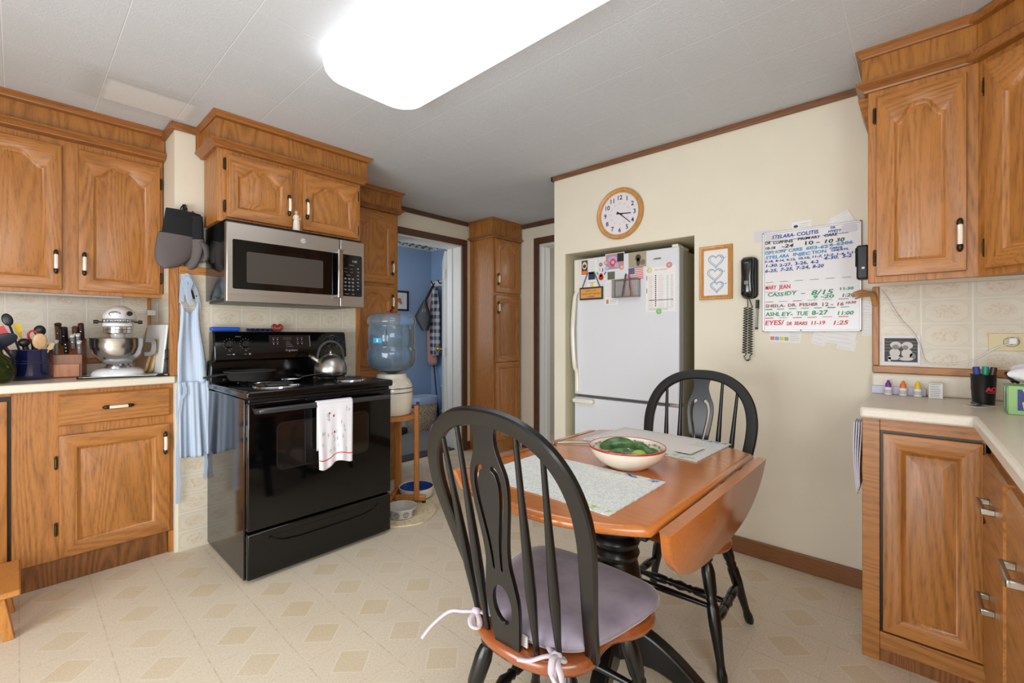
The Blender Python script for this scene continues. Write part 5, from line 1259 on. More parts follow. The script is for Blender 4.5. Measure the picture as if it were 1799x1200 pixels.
# knife block
KX, KY = .186, 3.290
TK = TR(KX, KY, ZC) @ RZ(math.atan2(-KY, -KX) - math.radians(8))
c = thing('knife_block', (KX, KY, ZC), 'slanted wooden knife block between the blue crock and the mixer', 'knife block')
mb = MB(TK); mb.rings([[(.070, s, 0), (.070, s, .118), (.040, s, .122), (-.060, s, .200), (-.075, s, .195), (-.075, s, 0)] for s in (-.058, .058)])
mb.build('block', BLOCK, c, bevel=.003)
MB(TK).box(.068, .078, -.049, .049, .004, .070).build('front_panel', oak('block_front_wood', 2, (190, 122, 76), (150, 84, 46)), c, bevel=.003)
def knife(y, s, L, mt, lb, rad=.0095, cap=None):
    b0 = Vector((.040 - s * .1, y, .123 + s * .078)); dv = Vector((.34, 0, .94)).normalized()
    c2 = thing('knife', TK @ b0, lb, 'knife', 'knives standing in the wooden block')
    mb = MB(TK); sec = [(rad * 1.5 * math.cos(a), rad * math.sin(a)) for a in [2 * PI * i / 10 for i in range(10)]]
    mb.sweep([b0, b0 + dv * L * .5, b0 + dv * L], sec, (1, 0, 0)); o = mb.build('grip', mt, c2, ang=60)
    if cap: m2 = MB(TK); m2.sweep([b0 + dv * (L - .002), b0 + dv * (L + .006)], [(p[0] * 1.05, p[1] * 1.05) for p in sec], (1, 0, 0)); m2.build('end_cap', cap, c2)
    m2 = MB(TK)
    for k in ((.2, .5, .8) if mt is BLKPL and rad < .012 else (.5,)): m2.cyl(b0 + dv * L * k + Vector((rad * 1.35, 0, 0)), b0 + dv * L * k + Vector((rad * 1.54, 0, 0)), .0022, seg=8)
    m2.build('rivet', CHROME, c2)
SG = M('knife_grey_grip', (150, 150, 156), .35, metal=.4); WB_ = M('knife_brown_grip', (96, 64, 46), .4)
knife(-.040, .02, .062, SG, 'grey gripped knife at the left of the front row in the block', .0095, WHITEP); knife(-.005, .02, .060, BLKPL, 'black riveted knife in the middle of the front row', .0095); knife(.045, .02, .058, SG, 'grey gripped knife at the right of the front row in the block', .0095, WHITEP)
knife(.015, .35, .066, MIDGREY, 'dark grey knife in the second row of the block', .010, WHITEP); knife(.036, .38, .068, SG, 'light grey knife in the second row right of the block', .009, WHITEP)
knife(-.020, .60, .090, BLKPL, 'fat black handled knife standing high in the block', .015); knife(-.044, .80, .090, WB_, 'brown wooden handled knife at the back left of the block', .013, BRONZE)
knife(.018, .85, .075, WB_, 'tan rounded wooden knife handle at the back of the block', .012); knife(.040, .95, .085, BROWNP, 'dark brown knife handle at the back right of the block', .012)
# blue crock and utensils
QX, QY = .050, 3.230
c = thing('utensil_crock', (QX, QY, ZC), 'dark navy glazed crock full of kitchen utensils', 'crock')
MB().lathe([(0, ZC), (.064, ZC), (.072, .960), (.074, .975), (.074, 1.090), (.077, 1.094), (.075, 1.098), (.069, 1.096), (.067, .97), (0, .965)], (QX, QY, 0), 44, capa=False, capb=False).build('crock_body', NAVYC, c, ang=50)
mb = MB()
for k in range(2): mb.lathe([(.0742, 1.045 - k * .012), (.0755, 1.043 - k * .012), (.0742, 1.041 - k * .012)], (QX, QY, 0), 44, capa=False, capb=False)
mb.build('raised_rings', NAVYC, c)
def utensil(lb, base, tip, head, mt, hmat=None, cat_='utensil', hr=.005):
    b = Vector(base) + Vector((.026, 0, 0)); t = Vector(tip) - Vector((.010, 0, 0)); c2 = thing('kitchen_utensil', b, lb, cat_, 'utensils standing in the navy crock')
    MB().cyl(b, t, hr, hr * .9, 10).build('handle', mt, c2)
    d_ = (t - b).normalized(); Rq = d_.to_track_quat('Z', 'Y').to_matrix().to_4x4()
    view = Vector((-t.x, -t.y, 0)).normalized(); xv = d_.cross(view).normalized(); yv = xv.cross(d_).normalized() * -1
    Tn = Matrix((( xv.x, yv.x, d_.x, t.x), (xv.y, yv.y, d_.y, t.y), (xv.z, yv.z, d_.z, t.z), (0, 0, 0, 1)))
    mb = MB(Tn); head(mb); mb.build('head', hmat or mt, c2, ang=60)
utensil('black oval nylon spoon standing tallest at the left of the crock', (.015, 3.25, .975), (-.012, 3.26, 1.215), lambda m: m.sphere((0, 0, .028), .019, .006, .031), BLKPL)
utensil('yellow flat spatula leaning in the crock', (.02, 3.24, .975), (.020, 3.27, 1.180), lambda m: m.prism(rrect(-.016, .016, 0, .058, .012), -.003, .003) if False else m.box(-.013, .013, -.004, .004, 0, .044), YELLOW)
utensil('red silicone scraper at the far left of the crock', (.0, 3.22, .975), (-.040, 3.22, 1.150), lambda m: m.box(-.030, .034, -.005, .005, 0, .055), REDP)
utensil('big dark slotted turner lying across the left of the crock', (.01, 3.2, .975), (-.030, 3.16, 1.110), lambda m: m.sphere((.01, 0, .03), .055, .006, .032), M('nylon_navy', (34, 38, 54), .4))
def ring_head(m):
    m.tube([(.016 * math.cos(a), 0, .020 + .024 * math.sin(a)) for a in [2 * PI * i / 20 for i in range(20)]], .0045, 8, closed=True, ref=(0, 1, 0))
utensil('red ring-handled scissors in the middle of the crock', (.045, 3.22, .975), (.066, 3.20, 1.145), ring_head, BLKPL, REDP, hr=.012)
utensil('black coiled whisk handle in the middle of the crock', (.03, 3.2, .975), (.038, 3.17, 1.115), lambda m: m.sphere((0, 0, .018), .022, .018, .020), BLKPL, hr=.012)
utensil('round black ladle behind the wooden spoon in the crock', (.05, 3.26, .975), (.088, 3.25, 1.165), lambda m: m.sphere((0, 0, .024), .022, .012, .028), BLKPL)
utensil('pale wooden spoon with broad oval bowl at the right of the crock', (.05, 3.20, .975), (.086, 3.165, 1.105), lambda m: m.sphere((.0, 0, .034), .026, .008, .040), BOARD)
utensil('narrow wooden spatula leaning out to the right of the crock', (.03, 3.20, .975), (.118, 3.18, 1.098), lambda m: m.box(-.009, .009, -.003, .003, 0, .035), BOARD)
utensil('thin grey metal utensil at the far right of the crock', (.04, 3.22, .975), (.116, 3.205, 1.100), lambda m: m.box(-.008, .008, -.002, .002, 0, .02), GREYM)
# green jar
c = thing('green_glass_jar', (-.085, 3.10, ZC), 'squat dark green glass jar at the left edge of the worktop', 'jar')
MB().lathe([(0, ZC), (.062, ZC), (.084, .975), (.088, 1.01), (.074, 1.055), (.046, 1.082), (.042, 1.10), (.038, 1.10), (.040, 1.08), (.068, 1.052), (.082, 1.01), (.078, .98), (0, .962)], (-.085, 3.10, 0), 40, capa=False, capb=False).build('jar_body', GLASSG, c, ang=60)
MB().lathe([(0, 1.10), (.046, 1.10), (.046, 1.112), (.02, 1.122), (.014, 1.135), (0, 1.138)], (-.085, 3.10, 0), 28, capa=False, capb=False).build('jar_lid', BLKPL, c)
# boards leaning on the chimney side
def lean(name, x0, lean_dx, y0, y1, h, th, mt, lb, z0=.9612, rad=.03):
    pts = rrect(y0, y1, 0, h, rad); ang = math.atan2(lean_dx, h)
    T = Matrix(((0, 0, 1, x0), (1, 0, 0, 0), (0, 1, 0, z0), (0, 0, 0, 1))) @ RYm(0)
    T = TR(x0, y0, z0) @ RZ(math.radians(7)) @ RYm(ang) @ Matrix(((0, 0, 1, 0), (1, 0, 0, 0), (0, 1, 0, 0), (0, 0, 0, 1))) @ TR(-y0, 0, 0)
    return one(MB(T).prism(pts, -th / 2, th / 2), name, mt, lb, 'cutting board', bevel=.003)
lean('cutting_board', .478, .045, 3.16, 3.35, .190, .014, BOARD, 'smaller pale wooden cutting board leaning nearest the mixer')
lean('cutting_board', .500, .052, 3.13, 3.37, .262, .014, BOARD, 'taller pale wooden cutting board leaning behind the small one')
lean('plastic_cutting_board', .530, .024, 3.03, 3.33, .265, .010, WHITEP, 'white plastic cutting board leaning nearest the chimney side', rad=.008)
one(MB(TR(.548, 2.995, .9505)).box(-.012, .008, -.008, .03, .0, .090).box(-.010, .006, -.004, .026, .09, .14), 'dark_spice_grinder', BLKPL, 'small dark object standing behind the white board by the post', 'grinder', bevel=.003)

# ---------------------------------------------------------------- oven mitts and apron on the chimney wall
def mitt(T, name, lb):
    c = thing(name, T @ Vector((0, 0, 0)), lb, 'oven mitt', 'oven mitts hanging on the chimney wall')
    def body(v0, v1, mt, nm, n=14):
        mb = MB(T); rs = []
        for k in range(n + 1):
            v = v0 + (v1 - v0) * k / n; t = -v / .325
            if t < .42: x0, x1 = -.070 - .02 * t, .070 + .0 * t
            else:
                q = (t - .42) / .58; e = math.sqrt(max(1 - q ** 3.2, 0.012)); x0, x1 = -.040 - .052 * e - .02 * q, -.040 + (.115 - .02 * q) * e - .02 * q
            cx, hw = (x0 + x1) / 2, (x1 - x0) / 2; th = .024 if t < .1 else .030 * (1 - .35 * t)
            rs.append([(cx + hw * math.cos(a), v, .030 + th * math.sin(a)) for a in [2 * PI * i / 24 for i in range(24)]])
        mb.rings(rs); return mb.build(nm, mt, c, ang=60)
    body(0, -.137, M('mitt_black_cloth', (26, 26, 30), .95), 'cuff'); body(-.137, -.325, M('mitt_grey_silicone', (92, 84, 82), .7), 'hand_part')
    mb = MB(T); mb.sweep(cat([(.055, -.15, .03), (.085, -.185, .03), (.090, -.235, .03), (.070, -.262, .03)], 5), [(.020 * math.cos(a), .018 * math.sin(a)) for a in [2 * PI * i / 12 for i in range(12)]], (0, 0, 1), 0, [1 - .5 * abs(i / 15 - .3) for i in range(16)])
    mb.build('thumb', M('mitt_grey_thumb', (88, 82, 80), .7), c, ang=60)
    MB(T).tube([(.012 * math.cos(a), .012 + .020 * math.sin(a), .028) for a in [2 * PI * i / 16 for i in range(16)]], .003, 6, closed=True).build('hanging_loop', BLKPL, c)
    return c
mitt(FY(.604, 2.957, 1.832) @ RZ(-.06) @ Matrix.Diagonal((1.12, .98, 1, 1)), 'oven_mitt', 'left black and grey oven mitt in front on the chimney wall')
mitt(FY(.668, 2.950, 1.812) @ RZ(.04) @ RYm(math.radians(-52)) @ Matrix.Diagonal((.8, .92, 1, 1)), 'oven_mitt', 'second oven mitt tucked behind toward the microwave side')
c = thing('wall_hook', (.612, 2.95, 1.83), 'small bronze hook holding the oven mitts', 'hook')
MB(FY(.612, 2.96, 1.85)).box(-.008, .008, -.01, .028, 0, .004).build('back_plate', BRONZE, c, bevel=.002)
MB(FY(.612, 2.96, 1.85)).tube(cat([(0, .02, .004), (0, .022, .02), (0, .0, .032), (0, .002, .045), (0, .012, .048)], 5), .004, 8).build('hook_arm', BRONZE, c)
c = thing('wall_hook', (.655, 2.95, 1.40), 'small bronze double hook behind the apron straps', 'hook')
T = FY(.650, 2.953, 1.385)
MB(T).box(-.008, .008, -.02, .03, 0, .004).build('back_plate', BRONZE, c, bevel=.002)
for s in (-1, 1): MB(T).tube(cat([(0, -.01, .004), (s * .008, -.015, .018), (s * .012, 0, .024)], 5), .0035, 8).build('hook_arm', BRONZE, c)

c = thing('apron', (.645, 2.93, .5), 'blue and white striped apron hanging on the tiled chimney wall left of the stove', 'apron')
T = FY(0, 2.952, 0)
def aedge(v):     # v = world z, returns left, right x
    L = cat([(.600, 1.36, 0), (.592, 1.25, 0), (.590, 1.12, 0), (.585, 1.00, 0), (.585, .93, 0)], 8); return None
zs = [1.36, 1.28, 1.20, 1.12, 1.05, .98, .93]
Ls = [.590, .590, .585, .578, .575, .574, .576]
Rs = [.672, .670, .676, .690, .700, .706, .712]
def interp(z, A):
    for i in range(len(zs) - 1):
        if zs[i + 1] <= z <= zs[i]: t = (zs[i] - z) / (zs[i] - zs[i + 1]); return A[i] * (1 - t) + A[i + 1] * t
    return A[0] if z > zs[0] else A[-1]
def bib(u, v):
    z = 1.335 - v * (1.335 - .905); z += (.060 * (2 * u - 1) ** 2 - .045) * max(0, 1 - v * 3.2)
    x0, x1 = interp(z, Ls), interp(z, Rs)
    return (x0 + (x1 - x0) * u, z, .022 + .010 * math.sin(u * 7 + v * 2) + .004 * math.sin(u * 17))
MB(T).grid(bib, 24, 30).build('bib', APRON, c, solid=.002, ang=80)
def skirt(u, v):
    z = .915 - v * .400; x0 = .577 + .004 * v; x1 = .712 + .030 * v
    f = .004 + .009 * v
    return (x0 + (x1 - x0) * u, z - .012 * math.sin(u * 3) * v, .030 + f * math.sin(u * 13 + .8) + .5 * f * math.sin(u * 31 + v))
MB(T).grid(skirt, 60, 26).build('skirt', APRON, c, solid=.002, ang=80)
def band(pts, wd, nm, tw=0.0):
    P = cat(pts, 7); MB(T).sweep(P, [(-.0012, -wd), (.0012, -wd), (.0012, wd), (-.0012, wd)], (0.2, 0, 1)).build(nm, APRON, c, ang=80)
band([(.594, 1.34, .02), (.600, 1.44, .022), (.616, 1.490, .026), (.640, 1.455, .024), (.664, 1.38, .022), (.672, 1.31, .02)], .011, 'neck_strap')
band([(.616, 1.485, .032), (.606, 1.44, .036), (.618, 1.39, .038), (.628, 1.35, .036), (.640, 1.33, .034)], .013, 'knotted_strap')
band([(.616, 1.480, .034), (.632, 1.45, .040), (.622, 1.41, .042), (.632, 1.36, .04)], .010, 'knotted_strap')
band([(.584, .925, .03), (.577, .80, .036), (.582, .65, .036), (.576, .50, .034), (.580, .38, .03), (.576, .27, .028)], .010, 'waist_tie')
band([(.600, .915, .036), (.606, .86, .042), (.590, .82, .04), (.580, .70, .040), (.578, .55, .036)], .008, 'waist_tie')
band([(.700, .52, .022), (.706, .45, .024), (.698, .37, .022)], .009, 'waist_tie')

# ---------------------------------------------------------------- step stool at the far left
c = thing('step_stool', (-.15, 2.70, 0), 'small honey pine step stool in the left corner by the base cabinet', 'stool')
MB().box(-.34, .012, 2.53, 2.88, .178, .202).build('top', PINE, c, bevel=.006)
for xt, xb in ((-.30, -.32), (-.045, -.020)):
    for yt, yb in ((2.575, 2.60), (2.84, 2.845)):
        MB().rings([[(x + a, y + b, z) for a, b in ((-.016, -.024), (.016, -.024), (.016, .024), (-.016, .024))] for x, y, z in ((xb, yb, 0), (xt, yt, .178))]).build('leg', PINE, c, bevel=.003)
MB().box(-.31, -.04, 2.59, 2.61, .06, .095).build('stretcher', PINE, c, bevel=.002)
# ---------------------------------------------------------------- water cooler
WX, WY = 1.744, 2.704
c = thing('cooler_stand', (WX, WY, 0), 'oak four-legged stand carrying the water crock beside the stove', 'stand')
CO = oak('cooler_oak', 2, (198, 130, 62), (150, 92, 40))
base_a = math.radians(-48)
for k in range(4):
    a = base_a + k * PI / 2; T = TR(WX, WY, 0) @ RZ(a)
    MB(T).box(.158, .188, -.024, .024, .030, .682).build('leg', CO, c, bevel=.006)
    MB(T).box(.02, .235, -.015, .015, .022, .062).build('foot_rail', CO, c, bevel=.008)
    MB(T).cyl((.222, 0, .0), (.222, 0, .024), .014, seg=12).build('rubber_foot', BLKRUB, c)
MB().lathe([(.088, .595), (.165, .595), (.165, .622), (.088, .622)], (WX, WY, 0), 36).build('ring_shelf', CO, c)
c = thing('water_crock', (WX, WY, .622), 'cream stoneware water crock with two dark blue rings', 'crock')
prof = [(0, .623), (.128, .623), (.136, .632), (.141, .70), (.143, .78), (.139, .822), (.122, .858), (.104, .874), (.100, .890), (.102, .902), (.092, .904), (.088, .890), (0, .880)]
MB().lathe(prof, (WX, WY, 0), 48, capa=False, capb=False).build('crock_body', CREAMC, c, ang=50)
for z, r in ((.807, .1418), (.778, .1438)):
    MB().lathe([(r, z - .0028), (r + .0006, z), (r, z + .0028)], (WX, WY, 0), 48, capa=False, capb=False).build('glaze_ring', NAVYC, c)
MB(TR(WX, WY, .67) @ RZ(math.radians(-40))).cyl((.135, 0, 0), (.175, 0, 0), .012, seg=10).box(.165, .190, -.012, .012, -.03, .03).build('tap', NAVY, c)
c = thing('water_bottle', (WX, WY, .905), 'large upside-down blue-tinted water bottle on the crock', 'bottle')
bp = [(.028, .885), (.028, .902), (.060, .915), (.118, .930), (.150, .955), (.164, .995), (.166, 1.045), (.163, 1.068), (.152, 1.082), (.152, 1.092), (.158, 1.105), (.158, 1.215), (.152, 1.226), (.152, 1.236), (.163, 1.246), (.165, 1.262), (.160, 1.285), (.144, 1.306), (.11, 1.316), (0, 1.318)]
MB().lathe(bp, (WX, WY, 0), 56, capa=False, capb=False).build('bottle_shell', BOTTLE, c, ang=60)
wp = [(0, .887)] + [(max(r - .004, .02), z) for r, z in bp[1:14]] + [(.148, 1.232), (0, 1.232)]
MB().lathe(wp, (WX, WY, 0), 56, capa=False, capb=False).build('water', WATER, c, ang=60)
Tl = TR(WX, WY, 1.115) @ RZ(math.atan2(-WY, -WX) - .62)
m2 = MB(Tl); m2.grid(lambda u, v: (.1595 * math.cos(.42 * (u - .5)), .1595 * math.sin(.42 * (u - .5)), .034 * v), 10, 1, 0); m2.build('label', M('label_cyan', (60, 170, 220), .5), c)
m2 = MB(Tl); m2.grid(lambda u, v: (.1603 * math.cos(.42 * (u * .38 - .5 + .55)), .1603 * math.sin(-.42 * (u * .38 - .12)), .006 + .022 * v), 6, 1, 0); m2.build('label', M('label_white', (230, 236, 240), .5), c)
m2 = MB(TR(WX, WY, 0) @ RZ(math.atan2(-WY, -WX) - .25)); m2.tube(cat([(.156, 0, 1.21), (.168, 0, 1.20), (.168, 0, 1.12), (.156, 0, 1.10)], 5), .006, 8); m2.build('grip', BOTTLE, c, ang=60)
# small red toy on top
c = thing('red_toy_bug', (WX, WY, 1.319), 'tiny red toy with black face sitting on top of the water bottle', 'toy')
MB().sphere((WX, WY, 1.334), .016, .014, .013, 14).build('body', REDP, c, ang=60)
MB().sphere((WX - .012, WY - .012, 1.338), .008, seg=12).build('face', INKK, c, ang=60)
for s in (-1, 1): MB().sphere((WX + s * .020, WY - s * .018, 1.330), .008, .008, .006, 10).build('wing', REDP, c, ang=60)

# bowls and mat
mb = MB(); N = 60; pts = []
for i in range(N):
    a = 2 * PI * i / N; rr = 1 + .03 * math.sin(3 * a + 1) + .012 * math.sin(7 * a); pts.append((1.70 + .235 * rr * math.cos(a) * 1.0, 2.545 + .235 * rr * math.sin(a) * 1.10))
mb.prism(pts, .0008, .009); one(mb, 'pet_mat', RUG, 'round cream fabric mat under the pet bowls', 'mat', bevel=.003)
PX, PY = 1.668, 2.470
c = thing('pet_bowl', (PX, PY, .009), 'small grey pet bowl with black paw prints next to the stove', 'bowl')
MB().lathe([(0, .010), (.080, .010), (.090, .014), (.096, .062), (.0985, .066), (.096, .069), (.090, .066), (.082, .026), (0, .022)], (PX, PY, 0), 44, capa=False, capb=False).build('bowl_body', GREYC, c, ang=50)
q = MB()
for k in range(10):
    a0 = math.radians(-180 + 36 * k)
    def pw(p, a0=a0): rr = .0912 + (p.y) / .048 * .0058 + .0006; a = a0 + p.x / .094; return Vector((PX + rr * math.cos(a), PY + rr * math.sin(a), .015 + p.y))
    def ringp(cx, cy_, r1, r2, n=14): return [[(cx + r1 * math.cos(2 * PI * i / n), cy_ + r1 * math.sin(2 * PI * i / n)) for i in range(n)], [(cx + r2 * math.cos(2 * PI * i / n), cy_ + r2 * math.sin(2 * PI * i / n)) for i in range(n)]]
    q.holes(ringp(0, .023, .0185, .0160, 18), 0, .0006, 0, fn=pw)
    q.holes(ringp(0, .018, .0085, .0062), 0, .0006, 0, fn=pw)
    for dx, dy in ((-.009, .028), (-.003, .033), (.004, .033), (.010, .028)): q.holes([[(dx + .0026 * math.cos(2 * PI * i / 8), dy + .0030 * math.sin(2 * PI * i / 8)) for i in range(8)]], 0, .0006, 0, fn=pw)
q.build('paw_prints', PAW, c)
BX, BY = 1.944, 2.694
c = thing('pet_bowl', (BX, BY, 0), 'larger cream pet bowl with blue inside behind the stand leg', 'bowl')
MB().lathe([(0, .010), (.110, .010), (.118, .018), (.124, .070), (.126, .078), (.121, .079), (.117, .072)], (BX, BY, 0), 44, capa=False, capb=False).build('bowl_body', CREAMC, c, ang=50)
MB().lathe([(.1165, .074), (.108, .028), (.09, .022), (0, .021)], (BX, BY, 0), 44, capa=False, capb=False).build('blue_lining', BLUEC, c, ang=50)

# ---------------------------------------------------------------- back room things
c = thing('picture_frame', (3.2, 4.78, 1.47), 'small black framed picture on the blue back room wall', 'picture')
T = FY(3.07, 4.798, 1.468); W, H = .262, .250
mb = MB(T)
for a in ((0, W, 0, .022), (0, W, H - .022, H), (0, .022, 0, H), (W - .022, W, 0, H)): mb.box(a[0], a[1], a[2], a[3], 0, .018)
mb.build('frame', INKK, c, bevel=.002); o = MB(T).box(.02, W - .02, .02, H - .02, 0, .006).build('mount', M('picture_mount', (206, 206, 210), .7), c)
q = MB(T); q.box(.07, W - .07, .06, H - .06, .006, .007, 0); q.disc(.13, .13, .009, .03, 1, .001, 9); q.disc(.15, .10, .0095, .02, 1, .001, 7); q.build('print', [M('picture_tan', (206, 198, 186), .7), M('picture_rust', (180, 100, 90), .7)], o)
def drape(name, y0, y1, z1, z0, x, mt, lb, amp, fl=0.0, cat_='coat', taper=.3):
    W = y0 - y1
    def fn(u, v):
        k = taper + (1 - taper) * min(1, v * 2.2) ** .7
        y = (y0 + y1) / 2 + fl * v + (0.5 - u) * W * k
        return (x - .035 - .03 * math.sin(PI * u) - amp * (.5 + .5 * math.sin(u * 19 + v * 2)), y, z1 + (z0 - z1) * v - .03 * math.sin(u * PI))
    mb = MB(); mb.grid(fn, 34, 20); return one(mb, name, mt, lb, cat_, solid=.012, ang=80)
pl = NT('grey_plaid'); _s = pl.sep(pl.coord())
def _st(s_, p, a, b): return pl.ramp(pl.math('PINGPONG', s_, p), a, b)
_f = pl.math('ADD', pl.math('MULTIPLY', _st(_s[1], .030, .012, .018), .5), pl.math('MULTIPLY', _st(_s[2], .045, .018, .026), .5))
PLAID = pl.set(Base_Color=pl.mix(_f, srgb(188, 188, 190), srgb(58, 56, 62)), Roughness=.95)
drape('pink_garment', 4.775, 4.58, 1.80, .80, 3.685, M('dusty_pink_cloth', (190, 138, 132), .95), 'dusty pink long garment hanging in the blue back room', .03, 0)
drape('plaid_shirt', 4.66, 4.46, 1.78, .93, 3.62, PLAID, 'grey plaid shirt hanging in the blue back room by the white door', .02, -.02)
c = thing('shoulder_bag', (3.50, 4.70, 1.1), 'black leather shoulder bag hanging in front of the pink garment', 'bag')
mb = MB(); rs = []
rv = Vector((.671, -.741, 0)); dv_ = Vector((.741, .671, 0))
for k in range(12):
    t = k / 11; z = 1.60 - .38 * t; hw_ = .02 + .085 * min(1, t / .55) if t < .6 else .105 - .16 * (t - .6); sh = -.03 * min(t / .55, 1) + .07 * max(0, t - .55)
    cc = Vector((3.43, 4.575, z)) + rv * sh
    rs.append([cc + rv * (hw_ * math.cos(a)) + dv_ * (.035 * math.sin(a)) for a in [2 * PI * i / 20 for i in range(20)]])
mb.rings(rs); mb.build('bag_body', M('black_leather', (46, 44, 46), .5), c, ang=60)
MB().tube(cat([(3.43, 4.575, 1.58), (3.49, 4.58, 1.68), (3.58, 4.60, 1.80)], 6), .016, 8).build('strap', M('black_leather_strap', (40, 38, 40), .5), c, ang=60)
one(MB().tube([(3.395 + .012 * math.cos(a), 4.55 - .013 * math.cos(a), 1.47 + .020 * math.sin(a)) for a in [2 * PI * i / 16 for i in range(16)]], .005, 6, closed=True, ref=(1, 1, 0)), 'bag_ring', CHROME, 'silver ring ornament on the black bag', 'ring')
c = thing('coat_hooks', (3.68, 4.6, 1.82), 'white hook rail holding the garments on the blue wall', 'hook rail')
MB().box(3.682, 3.70, 4.38, 4.78, 1.80, 1.87).build('rail', WHITE, c, bevel=.003)
for y in (4.45, 4.56, 4.70): MB().tube(cat([(3.685, y, 1.84), (3.65, y, 1.83), (3.62, y, 1.87)], 5), .008, 8).build('hook_arm', BLKPL, c, ang=60)
one(MB().cyl((3.55, 4.44, .03), (3.665, 4.74, 1.02), .011, seg=10), 'broom_stick', BLKPL, 'thin black broom handle leaning in the blue room corner', 'broom')
BKX, BKY = 3.36, 4.55
c = thing('laundry_basket', (BKX, BKY, .005), 'woven basket with pale blue liner on the back room carpet', 'basket')
mb = MB(); mb.rings([[(x, y, z) for x, y in rrect(BKX - a, BKX + a, BKY - b, BKY + b, .06)] for a, b, z in ((.15, .115, .006), (.17, .135, .34))], 0, True, False); mb.build('basket_body', WICKER, c, ang=60, solid=.008)
mb = MB(); mb.rings([[(x, y, z) for x, y in rrect(BKX - a, BKX + a, BKY - b, BKY + b, .07)] for a, b, z in ((.176, .141, .325), (.182, .147, .38), (.176, .141, .41), (.15, .11, .40))], 0, False, True); mb.build('liner', M('liner_pale_blue', (168, 184, 208), .9), c, ang=60)
for x, y, lb in ((3.02, 4.50, 'black slipper on the back room carpet nearer the basket'), (2.86, 4.42, 'black slipper on the back room carpet behind the stand leg')):
    c = thing('slipper', (x, y, .005), lb, 'shoe', 'black slippers in the back room')
    Ts = TR(x, y, .005) @ RZ(.4); mb = MB(Ts); mb.rings([[(.13 * k * math.cos(a) * 1.0, .05 * k * math.sin(a), z) for a in [2 * PI * i / 20 for i in range(20)]] for k, z in ((1, 0), (1, .02), (.95, .026))]); mb.build('sole', BLKRUB, c)
    MB(Ts).sphere((.05, 0, .035), .075, .047, .038, 16).build('upper', M('slipper_black', (30, 30, 34), .8), c, ang=60)
c = thing('metal_rack', (3.45, 4.20, 0), 'white thin metal rack standing in the back room near the open door', 'rack')
mb = MB()
for dx in (0, .06): mb.cyl((3.50 + dx, 4.30 + dx * .2, .005), (3.50 + dx, 4.30 + dx * .2, .80), .008, seg=8)
mb.build('upright', WHITEP, c); MB().cyl((3.46, 4.29, .55), (3.60, 4.32, .55), .007, seg=8).cyl((3.46, 4.29, .25), (3.60, 4.32, .25), .007, seg=8).build('crossbar', WHITEP, c)

# ---------------------------------------------------------------- drop-leaf table
TX, TY = 1.335, 0.745
YH = .315; RAD = .515
c = thing('drop_leaf_table', (TX, TY, 0), 'orange cherry drop-leaf pedestal table with one round leaf hanging toward the camera side', 'table')
def end_arc(sgn, R_=RAD, yh=YH, n=24):
    a0 = math.asin(yh / R_); return [(sgn * R_ * math.cos(-a0 + 2 * a0 * i / n), (R_ * math.sin(-a0 + 2 * a0 * i / n)) * sgn) for i in range(n + 1)]
def top_loop(ins):
    p = end_arc(1, RAD - ins, YH - ins * .9) + end_arc(-1, RAD - ins, YH - ins * .9)
    return [(TX + x, TY + y) for x, y in p]
mb = MB(); mb.rings([[(x, y, z) for x, y in top_loop(i)] for i, z in ((.014, .722), (.004, .727), (0, .735), (.003, .743), (.010, .749), (.020, .750))]); mb.build('tabletop', CHERRY, c, ang=50)
def leaf(sgn, nm):
    L = 2 * math.sqrt(RAD ** 2 - YH ** 2) / 2; pts = []; n = 36
    D_ = .175
    for i in range(n + 1):
        t = -1 + 2 * i / n; pts.append((L * t, -D_ * (1 - abs(t) ** 3.0) ** .62))
    y = TY + sgn * (YH + .026)
    T = FY(TX, y, .742) if sgn < 0 else FYP(TX, y, .742)
    mb = MB(T @ RXm(math.radians(6))); th = .028
    def ins(k): return [(p[0] * (1 - k / L), min(p[1] * (1 - k / D_), 0) - (k if p[1] > -1e-6 else 0) * 0) for p in pts]
    mb.rings([[(p[0], p[1], z) for p in ins(k)] for k, z in ((.008, -th / 2), (0, -th / 2 + .006), (0, th / 2 - .006), (.008, th / 2))])
    o = mb.build('drop_leaf', CHERRY, c, ang=50)
    m2 = MB()
    for x in (-.28, -.10, .10, .28): m2.box(TX + x - .022, TX + x + .022, min(TY + sgn * (YH - .03), TY + sgn * (YH + .022)), max(TY + sgn * (YH - .03), TY + sgn * (YH + .022)), .7185, .7215); m2.cyl((TX + x - .03, TY + sgn * (YH + .006), .722), (TX + x + .03, TY + sgn * (YH + .006), .722), .0045, seg=8)
    m2.build('leaf_hinge', NICKEL, c)
leaf(-1, 'a'); leaf(1, 'b')
MB().box(TX - .30, TX + .30, TY - .25, TY - .228, .660, .721).box(TX - .30, TX + .30, TY + .228, TY + .25, .660, .721).box(TX - .30, TX - .278, TY - .228, TY + .228, .66, .721).box(TX + .278, TX + .30, TY - .228, TY + .228, .66, .721).build('apron_frame', BLKCH, c, bevel=.003)
MB().lathe([(.02, .14), (.066, .14), (.072, .16), (.072, .20), (.055, .225), (.050, .24), (.066, .27), (.082, .32), (.084, .37), (.076, .41), (.070, .43), (.066, .44), (.073, .448), (.077, .460), (.071, .473), (.067, .478), (.075, .488), (.080, .502), (.074, .516), (.068, .521), (.075, .530), (.078, .542), (.072, .554), (.070, .560), (.072, .575), (.070, .66), (.10, .70), (.10, .7215)], (TX, TY, 0), 40).build('pedestal', BLKCH, c, ang=40)
prof = [(.045, .225), (.11, .215), (.20, .160), (.30, .075), (.365, .035), (.405, .028), (.42, .018), (.415, .0), (.36, .0), (.30, .022), (.20, .085), (.12, .115), (.045, .12)]
